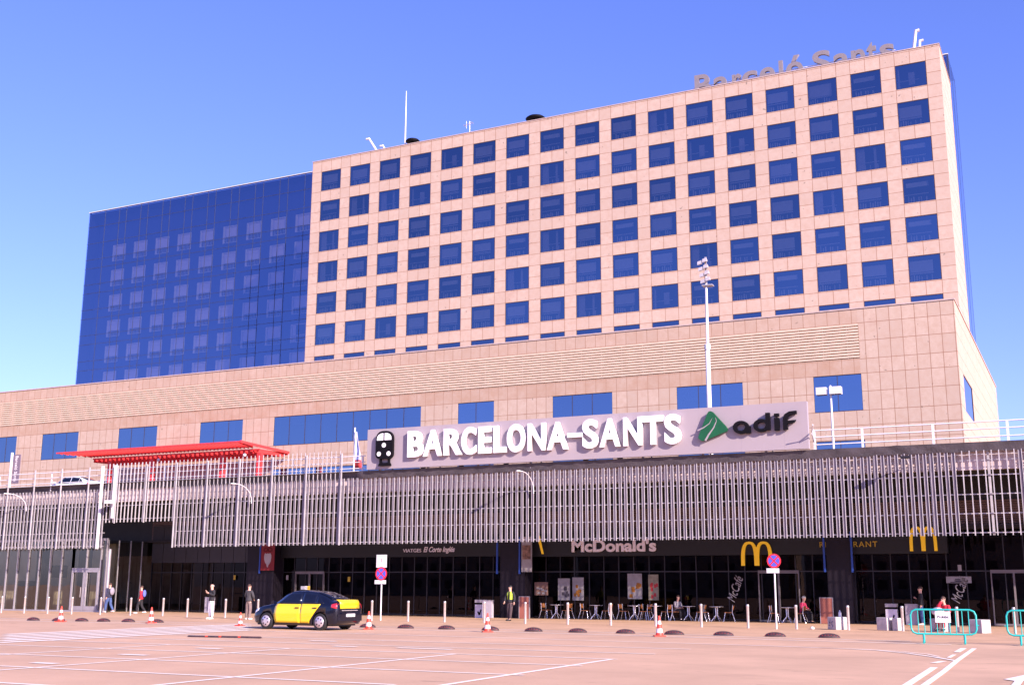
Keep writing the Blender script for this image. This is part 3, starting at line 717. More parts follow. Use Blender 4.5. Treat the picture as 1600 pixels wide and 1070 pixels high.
# black netting band
q = MB(); n = 260; X0, X1 = -75., 9.
vs = []
for i in range(n+1):
    x = X0+(X1-X0)*i/n
    for j in range(5):
        t = j/4; z = 7.36+.38*t+.012*math.sin(x*3.1+t*5)+.008*math.sin(x*7.7)
        y = 52.62-.10*t+.03*math.sin(x*5.3+j*1.3)*(.5+.5*math.sin(x*.7))+.02*math.sin(x*13+j*2.1)
        if x < -35.5: y += .28
        vs.append((x, y, z))
q.add(vs, [(i*5+j, (i+1)*5+j, (i+1)*5+j+1, i*5+j+1) for i in range(n) for j in range(4)], 0, True)
for i in (0,): pass
q.add([(X0, 52.55, 7.75), (X1, 52.55, 7.75), (X1, 53.3, 7.76), (X0, 53.3, 7.76)], [(0, 1, 2, 3)])
tag(q.build('netting_band', M_black), 'wrinkled black netting band along the roof edge over the slats', 'netting')

# ------------------------------------------------------------------ big station sign
sg = thing('station_sign', 'wide grey sign board with white station name, train pictogram and green emblem', 'sign', (-22.8, 52.5, 7.78))
q = MB().box(-34.62, -10.93, 52.35, 52.6, 7.79, 9.95)
for x in range(-34, -11, 2): q.box(x-.004, x+.004, 52.347, 52.35, 7.79, 9.95)
under(q.build('board', M_sign), sg)
K = 52.13/52.3
def kx_(x): return x*K
def kz(z): return 1.6+(z-1.6)*K
YF, TH = 52.13, .17
LT = [('B', -32.06, -31.08), ('A', -31.10, -29.95), ('R', -29.85, -28.75), ('C', -28.80, -27.92), ('E', -27.80, -27.02), ('L', -26.92, -26.18), ('O', -26.15, -25.13), ('N', -24.97, -23.99), ('A', -23.90, -22.75), ('-', -22.78, -21.98), ('S', -21.98, -21.15), ('A', -21.07, -19.99), ('N', -19.82, -18.86), ('T', -18.82, -17.77), ('S', -17.73, -16.90)]
for ch, a, b_ in LT:
    z0, z1 = (8.33, 9.73)
    if ch == '-': z0, z1 = 8.90, 9.12
    if ch in 'OCS': z0 -= .03; z1 += .03
    under(put_text('letter', ch, kx_(a), kx_(b_), kz(z0), kz(z1), YF, TH, M_lwhite, None, .036 if ch != '-' else .0), sg)
# train pictogram
def rrect(x0, x1, z0, z1, r, n=5, top=None):
    rt_ = top or r; p = []
    for cx, cz, a0, rr_ in ((x1-r, z0+r, -90, r), (x1-rt_, z1-rt_, 0, rt_), (x0+rt_, z1-rt_, 90, rt_), (x0+r, z0+r, 180, r)):
        for k in range(n+1):
            a = rad(a0+90*k/n); p.append((cx+rr_*math.cos(a), cz+rr_*math.sin(a)))
    return p
tr = under(MB().prism(rrect(-33.95, -32.87, 8.30, 9.80, .26, 6, .42), 52.13, 52.30).build('train_emblem', M_lblack), sg)
q = MB()
q.prism([(-33.87, 9.30), (-33.47, 9.30), (-33.47, 9.68), (-33.60, 9.67), (-33.76, 9.60), (-33.85, 9.48)], 52.115, 52.13)
q.prism([(-33.38, 9.30), (-32.96, 9.30), (-32.97, 9.48), (-33.05, 9.60), (-33.2, 9.67), (-33.38, 9.68)], 52.115, 52.13)
for cx, cz in ((-33.42, 9.03), (-33.72, 8.57), (-33.11, 8.57)): q.prism([(cx+.125*math.cos(a*math.pi/9), cz+.125*math.sin(a*math.pi/9)) for a in range(18)], 52.115, 52.13)
under(q.build('train_window', M_lwhite), sg)
q = MB().prism([(-33.72, 8.10), (-33.1, 8.10), (-33.04, 8.02), (-33.02, 7.93), (-33.80, 7.93), (-33.78, 8.02)][::-1], 52.2, 52.32); q.box(-33.73, -33.62, 52.2, 52.3, 8.1, 8.3); q.box(-33.2, -33.09, 52.2, 52.3, 8.1, 8.3)
under(q.build('train_buffer', M_lblack), sg)
# green emblem
tri = [(-15.38, 9.74), (-15.28, 9.70), (-14.66, 8.98), (-14.60, 8.86), (-14.66, 8.74), (-15.62, 8.40), (-15.72, 8.36), (-15.84, 8.36), (-15.98, 8.46), (-16.00, 8.56), (-15.90, 8.80), (-15.52, 9.66), (-15.46, 9.73)]
under(MB().prism(tri[::-1], 52.13, 52.3).build('green_emblem', M_green), sg)
q = MB()
def ribbon(pts, w0, w1):
    n_ = len(pts)-1
    for k in range(n_):
        (xa, za), (xb, zb_) = pts[k], pts[k+1]; d = Vector((xb-xa, zb_-za)).normalized(); nn = Vector((-d.y, d.x)); wa = w0+(w1-w0)*k/n_; wb = w0+(w1-w0)*(k+1)/n_
        q.prism([(xa-nn.x*wa, za-nn.y*wa), (xb-nn.x*wb, zb_-nn.y*wb), (xb+nn.x*wb, zb_+nn.y*wb), (xa+nn.x*wa, za+nn.y*wa)], 52.118-.001*k, 52.13)
ribbon([(-16.02, 8.86), (-15.72, 8.98), (-15.45, 9.15), (-15.30, 9.40)], .034, .004)
ribbon([(-15.66, 8.36), (-15.50, 8.62), (-15.24, 8.95), (-15.10, 9.25), (-15.14, 9.42)], .046, .004)
under(q.build('emblem_slit', M_sign), sg)
def ring(q, cx, cz, ro, ri, rz=1., mi=0, n=22, y0=52.13, y1=52.3):
    o_ = [(cx+ro*math.cos(2*math.pi*k/n), cz+ro*rz*math.sin(2*math.pi*k/n)) for k in range(n)]
    i_ = [(cx+ri*math.cos(2*math.pi*k/n), cz+ri*rz*math.sin(2*math.pi*k/n)) for k in range(n)]
    for k in range(n):
        a, b_, c_, d = o_[k], o_[(k+1) % n], i_[(k+1) % n], i_[k]
        q.add([(p[0], y0, p[1]) for p in (a, b_, c_, d)]+[(p[0], y1, p[1]) for p in (a, b_, c_, d)], [(0, 1, 2, 3), (7, 6, 5, 4), (0, 4, 5, 1), (1, 5, 6, 2), (2, 6, 7, 3), (3, 7, 4, 0)])
q = MB(); ring(q, -13.96, 8.90, .38, .20, .80); q.box(-13.74, -13.52, 52.129, 52.299, 8.60, 8.93); under(q.build('letter', M_lblack), sg)
q = MB(); ring(q, -13.00, 8.93, .38, .20, .80); q.box(-12.80, -12.60, 52.129, 52.299, 8.70, 9.50); under(q.build('letter', M_lblack), sg)
q = MB().box(-12.40, -12.18, 52.13, 52.3, 8.66, 9.24); q.box(-12.40, -12.18, 52.13, 52.3, 9.30, 9.44); under(q.build('letter', M_lblack), sg)
q = MB().prism([(-12.0, 8.66), (-11.80, 8.68), (-11.80, 9.14), (-11.76, 9.28), (-11.62, 9.34), (-11.38, 9.37), (-11.38, 9.52), (-11.70, 9.50), (-11.92, 9.38), (-12.0, 9.20)], 52.13, 52.3); q.prism([(-11.80, 8.94), (-11.5, 8.98), (-11.42, 9.10), (-11.80, 9.08)], 52.131, 52.3); under(q.build('letter', M_lblack), sg)
q = MB()
for x in range(-34, -11, 3): q.box(x, x+.1, 52.6, 52.7, 7.5, 9.6); q.tube([(x+.05, 52.7, 9.3), (x+.05, 54.2, 7.6)], .04, 6)
under(q.build('support', M_greyf), sg)
for x in (-31.3, -29, -26.4, -22.0, -20.2): under(MB().box(x, x+.25, 52.45, 52.56, 7.745, 7.80).build('clamp', M_dark), sg)
# end bracket lamp arm at the sign's right end
o = thing('bracket_arm', 'thin white bracket arm at the right end of the big sign', 'bracket', (-10.8, 52.4, 8))
q = MB().tube([(-10.88, 53.3, 8.75), (-10.7, 52.0, 8.45), (-10.55, 51.6, 8.75)], .03, 6); q.tube([(-10.88, 53.3, 8.2), (-10.7, 52.0, 8.42)], .03, 6)
under(q.build('arm', M_white), o)

# ------------------------------------------------------------------ red pergola on the deck
pg = thing('red_pergola', 'bright red steel pergola with slanted blades on the roof car park', 'pergola', (-72, 80, 7.5))
def bl(y0, z0, y1, z1, x0, x1, t, mi=0):
    return [(x0, y0, z0), (x1, y0, z0), (x1, y1, z1), (x0, y1, z1), (x0, y0, z0+t), (x1, y0, z0+t), (x1, y1, z1+t), (x0, y1, z1+t)]
XA, XB = -85.7, -64.1
q = MB(); x = XA+.3
def plate(q, x, t, ya, za0, za1, yb, zb0, zb1):
    q.hexa([(x, ya, za0), (x+t, ya, za0), (x+t+(.06 if yb < 80 else 0), yb, zb0), (x+(.06 if yb < 80 else 0), yb, zb0), (x, ya, za1), (x+t, ya, za1), (x+t+(.06 if yb < 80 else 0), yb, zb1), (x+(.06 if yb < 80 else 0), yb, zb1)])
while x < XB:
    u = min(1., (x-XA+.2)/2.6); plate(q, x, .05, 77.42, 13.60, 13.68, 77.42+1.94*u, 13.60-.30*u, 13.68-.06*u); x += .42
under(q.build('eaves_blade', M_red), pg)
under(MB().box(XA, XB, 77.36, 77.42, 13.60, 13.72).build('edge_beam', M_red), pg)
q = MB(); x = XA+2.6
while x < XB+.4:
    plate(q, x, .05, 79.52, 12.88, 13.26, 83.28, 12.95, 13.3); x += .55
under(q.build('blade', M_red), pg)
q = MB().box(XA+2.6, XB+.5, 79.40, 79.5, 13.14, 13.26); q.box(XA+2.6, XB+.5, 83.3, 83.45, 13.1, 13.38); q.hexa([(XB, 77.35, 13.55), (XB+.14, 77.35, 13.55), (XB+.65, 83.45, 13.2), (XB+.5, 83.45, 13.2), (XB, 77.35, 13.76), (XB+.14, 77.35, 13.76), (XB+.65, 83.45, 13.42), (XB+.5, 83.45, 13.42)])
under(q.build('beam', M_red), pg)
for x in (-81.1, -76.0, -67.8, -63.75):
    under(MB().box(x-.22, x+.22, 79.55, 79.9, 7.45, 12.9).build('post', M_red), pg)
for x in (-74.9, -65.1):
    tag(MB().ell((x, 79.3, 12.75), (.16, .16, .16)).build('globe_lamp', M_white), ('left' if x < -70 else 'right')+' small white globe lamp under the red pergola', 'lamp', 'globe lamps')

# ------------------------------------------------------------------ masts and lamps on the deck
lm = thing('floodlight_mast', 'tall white floodlight mast with a stack of lamps in front of the hotel', 'light mast', (-21.3, 72, 7.45))
under(MB().tube([(-21.3, 72, 7.45), (-21.3, 72, 17.2), (-21.28, 72, 17.21), (-21.25, 72, 22.0)], [.17, .15, .10, .075], 14).build('pole', M_white), lm)
under(MB().tube([(-21.3, 72, 16.9), (-21.3, 72, 17.25)], .2, 12).build('collar', M_white), lm)
M_lampg = flat('lamp housing', (.62, .55, .54), .4, .3)
q = MB().box(-21.3, -21.18, 71.95, 72.05, 21.2, 23.2); q.box(-21.5, -20.8, 71.8, 72.3, 21.2, 21.27)
under(q.build('frame', M_steel), lm)
for j in range(4):
    for s_ in (-1, 1):
        z = 21.55+j*.43+s_*.07; x = -21.22+s_*.17-.06*j
        q = MB().hexa([(x-.14, 71.62, z-.16), (x+.14, 71.62, z-.10), (x+.14, 71.92, z-.05), (x-.14, 71.92, z-.1), (x-.16, 71.72, z+.10), (x+.12, 71.72, z+.16), (x+.12, 71.95, z+.08), (x-.16, 71.95, z+.04)])
        under(q.build('floodlight', M_lampg), lm)
dl = thing('street_lamp', 'white double-headed box lamp on a thin pole right of the sign', 'street lamp', (-11.28, 60, 7.45))
under(MB().tube([(-11.28, 60, 7.45), (-11.28, 60, 11.9)], [.07, .05], 10).build('pole', M_white), dl)
for a, b_ in ((-11.98, -11.46), (-11.30, -10.72)):
    under(MB().box(a, b_, 59.75, 60.2, 11.42, 11.80).build('lamp_head', M_white), dl)
for i, x in enumerate((-60.3, -42.4, -24.7)):
    t = thing('wall_lamp', ('left', 'middle', 'right')[i]+'most curved white lamp arm reaching out over the slats', 'lamp', (x, 52.5, 6.9), group='curved lamp arms on the slats')
    pts = [(x, 52.5, 6.2)]+[(x-1.3*math.sin(a*.26)*.25, 52.5-1.25*math.sin(a*.26), 6.2+.75*(1-math.cos(a*.26))**.5*1.0) for a in range(1, 7)]
    pts = [(x, 52.45, 6.2)]+[(x, 52.45-1.35*(1-math.cos(a*.26)), 6.35+.85*math.sin(a*.26)) for a in range(0, 7)]
    under(MB().tube(pts, .022, 6).build('arm', M_white), t)
    e = pts[-1]; under(MB().ell((e[0]-.1, e[1]-.15, e[2]-.01), (.12, .26, .05)).build('lamp_head', M_white), t)
t = thing('wall_lamp', 'short dark spotlight bracket on the slats near the right end', 'lamp', (-6.7, 52.5, 7.1))
q = MB().tube([(-6.7, 52.5, 6.9), (-6.7, 51.7, 7.15)], .025, 6); under(q.build('arm', M_white), t); under(MB().box(-6.9, -6.5, 51.45, 51.75, 7.08, 7.18).build('lamp_head', M_dark), t)
t = thing('security_camera', 'white box camera fixed to a white post above the entrance', 'camera', (-53.0, 52.3, 6.6))
under(MB().box(-53.15, -52.65, 51.95, 52.3, 6.45, 6.65).build('housing', M_white), t)
# banner and flag on the deck
bn = thing('banner_pole', 'tall narrow dark vertical banner on a white pole at the left edge', 'banner', (-64.9, 55, 7.45))
under(MB().tube([(-65.05, 55, 7.45), (-65.05, 55, 10.4)], .09, 10).build('pole', M_white), bn)
under(MB().box(-64.86, -64.2, 54.98, 55.02, 8.3, 10.25).build('cloth', flat('banner grey', (.20, .15, .19), .7)), bn)
under(put_text('lettering', 'Barceló Sants', -64.53-.85, -64.53+.85, 9.3-.13, 9.3+.13, 54.965, .01, M_lgrey, None, .01, 0, rad(-90)), bn)
fl = thing('flag', 'furled white and red flag on a thin pole left of the big sign', 'flag', (-37.2, 55, 7.45))
under(MB().tube([(-37.25, 55, 7.45), (-37.25, 55, 10.55)], .045, 8).build('pole', M_white), fl)
q = MB(); vs = []
for i in range(9):
    z = 10.3-.27*i; w_ = .06+.05*i*(1 if i < 6 else .8)
    for k in range(5): vs.append((-37.2+w_*k/4*1.4, 55-.08*math.sin(k*1.6+i*.5), z))
q.add(vs, [(i*5+k, i*5+k+1, (i+1)*5+k+1, (i+1)*5+k) for i in range(8) for k in range(4)], 0, True)
for fi in range(len(q.f)):
    if fi//4 >= 6: q.m[fi] = 1
o = under(q.build('cloth', [flat('flag white', (.62, .62, .85), .8), flat('flag red', (.6, .05, .05), .8)]), fl)
md = o.modifiers.new('s', 'SOLIDIFY'); md.thickness = .012

# ------------------------------------------------------------------ cars
def lerp(a, b, t): return a+(b-a)*t
ST = [  # x, zbot, sill, mid, belt, zbelt, top, ztop
    (-2.24, .42, .62, .70, .70, .80, .60, .84), (-2.20, .28, .74, .80, .77, .92, .66, 1.04), (-2.05, .22, .80, .84, .80, .96, .68, 1.085), (-1.72, .20, .82, .85, .80, .96, .64, 1.11),
    (-1.30, .19, .82, .85, .80, .96, .60, 1.27), (-.85, .18, .82, .85, .79, .96, .58, 1.41), (-.35, .18, .82, .85, .78, .95, .58, 1.455), (.20, .18, .82, .85, .78, .94, .57, 1.435),
    (.55, .18, .82, .85, .78, .93, .56, 1.32), (.98, .18, .82, .85, .79, .91, .58, 1.05), (1.12, .18, .82, .85, .79, .90, .60, .98), (1.60, .20, .81, .84, .76, .84, .55, .90), (1.98, .24, .76, .79, .70, .75, .48, .80), (2.17, .28, .64, .68, .60, .62, .40, .66), (2.24, .36, .50, .52, .48, .52, .35, .55)]
def sect(x):
    for a, b in zip(ST, ST[1:]):
        if a[0] <= x <= b[0]:
            t = (x-a[0])/(b[0]-a[0]); return [lerp(p, q_, t) for p, q_ in zip(a, b)]
    return list(ST[0] if x < ST[0][0] else ST[-1])
def half(s_):
    x, zb, si, mi_, be, zbe, to, zt = s_
    zm = lerp(zb, zbe, .55)
    return [(0, zb), (si*.96, zb), (si, zb+.05), (mi_, zm), (lerp(mi_, be, .6), lerp(zm, zbe, .75)), (be, zbe), (lerp(be, to, .5), lerp(zbe, zt, .52)), (to, zt-.035), (to*.82, zt), (0, zt+.015)]
def pt(x, seg, t, side, off=0.):
    h = half(sect(x)); a, b = h[seg], h[seg+1]
    y, z = lerp(a[0], b[0], t), lerp(a[1], b[1], t); n_ = Vector((b[1]-a[1], -(b[0]-a[0]))).normalized()
    return (x, side*(y+n_.x*off), z+n_.y*off)
def body_curve(x, z, side, off):
    h = half(sect(x))
    for k in range(2, 8):
        if h[k][1] <= z <= h[k+1][1]:
            t = (z-h[k][1])/max(1e-6, h[k+1][1]-h[k][1]); return pt(x, k, t, side, off)
    return pt(x, 7, 1, side, off) if z > h[8][1] else pt(x, 2, 0, side, off)
def patch(q, zfun, xa, xb, side, off=.006, nx=8, nz=6, mi=0):
    vs = []
    for i in range(nx+1):
        for j in range(nz+1):
            s_, t = i/nx, j/nz
            x, z = zfun(s_, t)
            vs.append(body_curve(x, z, side, off))
    fs = []
    for i in range(nx):
        for j in range(nz):
            f_ = (i*(nz+1)+j, (i+1)*(nz+1)+j, (i+1)*(nz+1)+j+1, i*(nz+1)+j+1)
            fs.append(f_ if side < 0 else f_[::-1])
    q.add(vs, fs, mi, True)
def solid(o, t=.012):
    md = o.modifiers.new('thick', 'SOLIDIFY'); md.thickness = t; md.offset = 0
    return o
def car(name, label, cat, loc, rz, paint, taxi=False, group=None):
    t = thing(name, label, cat, loc, rz, group)
    q = MB(); n = 20; xs = []
    for a, b in zip(ST, ST[1:]):
        k = max(1, round((b[0]-a[0])/.12)); xs += [lerp(a[0], b[0], i/k) for i in range(k)]
    xs.append(ST[-1][0]); vs = []
    for x in xs:
        h = half(sect(x)); ring_ = [(x, -y, z) for y, z in h]+[(x, y, z) for y, z in h[-2:0:-1]]
        vs += ring_
    m_ = len(ring_)
    fs = [(i*m_+k, i*m_+(k+1) % m_, (i+1)*m_+(k+1) % m_, (i+1)*m_+k) for i in range(len(xs)-1) for k in range(m_)]
    q.add(vs, fs, 0, True); q.add(vs[:m_], [tuple(reversed(range(m_)))]); q.add(vs[-m_:], [tuple(range(m_))])
    body = q.build('body', paint, t)
    bm = bmesh.new(); bm.from_mesh(body.data); bmesh.ops.remove_doubles(bm, verts=bm.verts, dist=.0005); bmesh.ops.recalc_face_normals(bm, faces=bm.faces); bm.to_mesh(body.data); bm.free()
    cut = MB()
    for x in (1.32, -1.30):
        cut = MB(); cut.tube([(x, -1.2, .31), (x, 1.2, .31)], .365, 28, smooth=False)
        co = cut.build('cut', M_tyre)
        bm = bmesh.new(); bm.from_mesh(co.data); bmesh.ops.remove_doubles(bm, verts=bm.verts, dist=.0005); bmesh.ops.recalc_face_normals(bm, faces=bm.faces); bm.to_mesh(co.data); bm.free()
        co.parent = t
        md = body.modifiers.new('b', 'BOOLEAN'); md.operation = 'DIFFERENCE'; md.object = co; md.solver = 'EXACT'
        dg = bpy.context.evaluated_depsgraph_get(); dg.update()
        me = bpy.data.meshes.new_from_object(body.evaluated_get(dg)); body.modifiers.clear(); old = body.data; body.data = me; bpy.data.meshes.remove(old)
        bpy.data.objects.remove(co)
    MG = flat('car glass', (.006, .008, .02), .06, spec=.45); MT = flat('black trim', (.015, .014, .018), .5)
    M_tail = flat('tail light red', (.65, .02, .03), .15, coat=1.); M_hub = flat('hubcap', (.62, .55, .60), .3, .5)
    for s_ in (-1, 1):
        q = MB()
        patch(q, lambda u, v: (lerp(-.30, lerp(.92, .36, v), u), lerp(.955, min(1.36, 1.36), v)), 0, 0, s_)
        w1 = solid(q.build('side_window', MG, t))
        q = MB(); patch(q, lambda u, v: (lerp(-1.02, -.36, u), lerp(.965, lerp(1.33, 1.375, u), v)), 0, 0, s_); solid(q.build('side_window', MG, t))
        q = MB(); patch(q, lambda u, v: (lerp(lerp(-1.45, -1.12, v), -1.06, u), lerp(.985, 1.27, v*1.)), 0, 0, s_, nx=4); solid(q.build('side_window', MG, t))
        if taxi:
            q = MB(); patch(q, lambda u, v: (lerp(lerp(-.34, -.33, v), lerp(.86, .93, math.sin(v*math.pi)**.5), u), lerp(.26, .945, v)), 0, 0, s_, .012, 10, 8); d1 = solid(q.build('door', M_tyel, t))
            q = MB(); patch(q, lambda u, v: (lerp(lerp(-.80, -1.30, max(0, v-.12)/.88), -.355, u), lerp(.26, .955, v)), 0, 0, s_, .012, 10, 8); d2 = solid(q.build('door', M_tyel, t))
        else:
            q = MB(); patch(q, lambda u, v: (lerp(-.34, .90, u), lerp(.26, .945, v)), 0, 0, s_, .008, 10, 8); d1 = solid(q.build('door', paint, t))
            q = MB(); patch(q, lambda u, v: (lerp(lerp(-.80, -1.2, v), -.355, u), lerp(.26, .955, v)), 0, 0, s_, .008, 10, 8); d2 = solid(q.build('door', paint, t))
        for d_, x in ((d1, -.2), (d2, -1.05)):
            y = s_*.86; MB().box(x-.10, x+.10, min(y, y-s_*.03)-.0, max(y, y-s_*.03)+.01, .80, .835).build('handle', MT, d_)
        q = MB(); patch(q, lambda u, v: (lerp(lerp(-2.21, -2.21, v), -1.86, u), lerp(lerp(.84, .80, 1-u), lerp(.99, .95, u), v)), 0, 0, s_, .012, 6, 4); solid(q.build('tail_light', M_tail, t))
        q = MB(); patch(q, lambda u, v: (lerp(1.78, 2.19, u), lerp(lerp(.70, .52, u), lerp(.79, .62, u), v)), 0, 0, s_, .01, 6, 3); solid(q.build('headlight', flat('headlight lens', (.7, .7, .75), .1, .3), t))
        q = MB().hexa([(.80, s_*.84, .94), (.96, s_*.84, .94), (.96, s_*1.02, .96), (.80, s_*1.02, .96), (.82, s_*.84, 1.05), (.92, s_*.84, 1.05), (.92, s_*1.02, 1.08), (.82, s_*1.02, 1.08)]); q.build('wing_mirror', paint, t)
        for x in (1.32, -1.30):
            w_ = MB(); y0, y1 = s_*.63, s_*.835
            w_.tube([(x, y0, .31), (x, lerp(y0, y1, .08), .31), (x, lerp(y0, y1, .85), .31), (x, y1, .31)], [.27, .31, .31, .285], 28)
            wh = w_.build('wheel', M_tyre, t)
            h_ = MB().tube([(x, y1-s_*.01, .31), (x, y1+s_*.012, .31), (x, y1+s_*.022, .31)], [.215, .205, .06], 24)
            for k in range(6):
                a = k*math.pi/3+.3; h_.tube([(x+.13*math.cos(a), y1+s_*.008, .31+.13*math.sin(a)), (x+.13*math.cos(a), y1+s_*.03, .31+.13*math.sin(a))], .028, 8, mi=1)
            h_.build('rim', [M_hub, MT], wh)
    # windscreen and rear window follow the roof slope
    for xa, xb, nm in ((1.00, .30, 'windscreen'), (-1.66, -.92, 'rear_window')):
        q = MB(); vs = []
        for i in range(7):
            x = lerp(xa, xb, i/6); s8 = sect(x)
            for k in (-1, -.5, 0, .5, 1): vs.append((x+(.01 if xa > 0 else -.01), k*(s8[6]*.86), s8[7]+(.018 if abs(k) < .9 else .008)))
        q.add(vs, [(i*5+k, (i+1)*5+k, (i+1)*5+k+1, i*5+k+1) for i in range(6) for k in range(4)], 0, True); solid(q.build(nm, MG, t), .008)
    q = MB(); vs = []
    for i, x in enumerate((-2.247, -2.205, -2.10, -1.98)):
        s8 = sect(x)
        for k in (-1, -.5, 0, .5, 1): vs.append((x-.01 if i < 2 else x, k*(.60 if i < 2 else .64), (.80, 1.04, 1.11, 1.125)[i]))
    q.add(vs, [(i*5+k, i*5+k+1, (i+1)*5+k+1, (i+1)*5+k) for i in range(3) for k in range(4)], 0, True)
    o = solid(q.build('boot_lid', M_tyel if taxi else paint, t), .02)
    q = MB().box(-2.30, -2.10, -.74, .74, .34, .60); q.box(-2.33, -2.22, -.55, .55, .60, .64)
    q.build('rear_bumper', paint, t)
    MB().box(-2.345, -2.30, -.26, .26, .50, .61).build('number_plate', M_white, t)
    MB().box(-2.262, -2.25, -.5, .5, .72, .745).build('chrome_strip', M_steel, t)
    MB().box(-1.9, 1.9, -.70, .70, .16, .30).build('underbody', MT, t)
    if taxi:
        r = MB().box(-.02, .26, -.19, .19, 1.46, 1.49); rr_ = r.build('roof_light', MT, t)
        MB().box(.02, .22, -.16, .0, 1.49, 1.62).build('lamp_case', M_dyel, rr_); MB().box(.02, .22, .0, .16, 1.49, 1.62).build('lamp_case', M_lampw, rr_)
        o = text_mesh('TAXI'); 
        for v in o.vertices: v.co = (.02-.004-.002*v.co.z, .14-v.co.x*.12, 1.52+v.co.y*.09)
        o.materials.clear(); o.materials.append(M_lblack); oo = bpy.data.objects.new('lettering', o); COL.objects.link(oo); oo.parent = rr_
    def squeeze(o):
        for c_ in kids(o):
            if c_.name.split('.')[0] not in ('wheel', 'rim') and not c_.get('sq'):
                for v in c_.data.vertices:
                    x = v.co.x
                    if x < -1.70: v.co.x = -1.70+(x+1.70)*.68
                    elif x > 1.70: v.co.x = 1.70+(x-1.70)*.80
                    v.co.y *= .97
            squeeze(c_)
    squeeze(t)
    return t
M_lampw = flat('lamp case pale', (.45, .42, .42), .4)
M_tyel = flat('taxi yellow', (.88, .60, .012), .25, var=.02, coat=.6)
M_tblk = flat('taxi black', (.004, .005, .014), .2, var=.05, coat=.45, spec=.4)
taxi = car('taxi', 'black and yellow taxi saloon parked facing left in front of the station', 'taxi', (-27.35, 37.5, 0), rad(176.5), M_tblk, True)
car('parked_car', 'white car on the roof car park behind the left railing', 'car', (-62.5, 58.2, 7.47), rad(185), flat('car white', (.75, .76, .80), .3, coat=.5), group='cars on the roof car park')
car('parked_car', 'pale blue car farther left on the roof car park beside the dark banner', 'car', (-66.6, 62.2, 7.47), rad(10), flat('car blue', (.30, .36, .58), .3, coat=.5), group='cars on the roof car park')

# ------------------------------------------------------------------ street furniture
b0 = MB().lathe([(.055, 0), (.055, .86), (.06, .87), (.06, .93), (.05, .955), (.0, .965)], (0, 0, 0), 16).build('bollard', M_steel)
bx = [-58.1, -56.2, -54.3, -52.4, -50.2, -47.95, -45.6, -43.0, -40.45, -38.35, -33.5, -31.45, -29.4, -27.4, -25.3, -23.2, -21.1, -19.05, -16.98, -14.95, -12.95, -10.95, -8.88, -6.8, -4.78, -2.76]
for i, x in enumerate(bx):
    y = 48.4 if x > -44 else 49.4
    o = b0 if i == 0 else b0.copy()
    if i: COL.objects.link(o)
    o.location = (x, y, .004)
    tag(o, 'slim steel bollard, %s from the left in the long pavement row' % ORD[i], 'bollard', 'steel bollards along the pavement')
d0 = MB()
nn = 24; vs = []
for i in range(7):
    a = i/6*math.pi/2; r = math.cos(a)
    for k in range(nn): vs.append((.37*r*math.cos(2*math.pi*k/nn), .20*r*math.sin(2*math.pi*k/nn), .15*math.sin(a)))
d0.add(vs, [(i*nn+k, i*nn+(k+1) % nn, (i+1)*nn+(k+1) % nn, (i+1)*nn+k) for i in range(6) for k in range(nn)], 0, True)
for k in range(-3, 4): d0.box(k*.1-.008, k*.1+.008, -.165*math.sqrt(1-(k*.1/.37)**2), -.10, 0, .10*math.sqrt(1-(k*.1/.37)**2), mi=1)
d0 = d0.build('lane_divider', [M_rubber, M_red])
dx = [(-44.4, 39.6), (-43.0, 39.8), (-41.75, 40.0), (-40.6, 40.2), (-39.3, 40.4), (-37.7, 40.5), (-33.6, 40.5), (-26.5, 40.5), (-24.64, 40.4), (-22.78, 40.4), (-20.8, 40.3), (-18.93, 40.2), (-17.13, 40.2), (-15.3, 40.3), (-13.45, 40.25), (-11.67, 40.3), (-9.9, 40.45), (-8.08, 40.45)]
dx = [d for d in dx if d[0] != -33.6]
for i, (x, y) in enumerate(dx):
    o = d0 if i == 0 else d0.copy()
    if i: COL.objects.link(o)
    o.location = (x, y, .006)
    tag(o, 'low brown rubber hump, %s from the left along the white kerb line' % ORD[i], 'lane divider', 'rubber lane humps')
def cone(x, y, label, s_=1.):
    t = thing('traffic_cone', label, 'traffic cone', (x, y, .006), random.uniform(0, 1.5), 'red and white traffic cones')
    MB().box(-.19*s_, .19*s_, -.19*s_, .19*s_, 0, .035).build('base', flat('cone red', (.75, .06, .035), .5), t)
    R0 = lambda z: .135-(.105)*(z/.66)
    zz = [.035, .12, .26, .40, .52, .60, .68]
    MB().lathe([(R0(z)*s_, z*s_ if i else .035) for i, z in enumerate(zz)], (0, 0, 0), 20, mis=[0, 1, 0, 1, 0, 0]).build('cone', [MATS['cone red'], M_white], t)
for x, y, lb_, s_ in ((-41.9, 38.9, 'red and white cone farthest left, by the glazed hall doors', 1.), (-37.2, 39.6, 'red and white cone in front of the person in the red jacket', 1.), (-31.7, 38.9, 'small faded cone just left of the taxi', .8), (-25.15, 38.5, 'red and white cone just behind the taxi', 1.), (-20.04, 38.6, 'red and white cone by the bin in the middle of the forecourt', 1.), (-13.35, 38.4, 'red and white cone farthest right, before the cafe tables', 1.)):
    cone(x, y, lb_, s_)
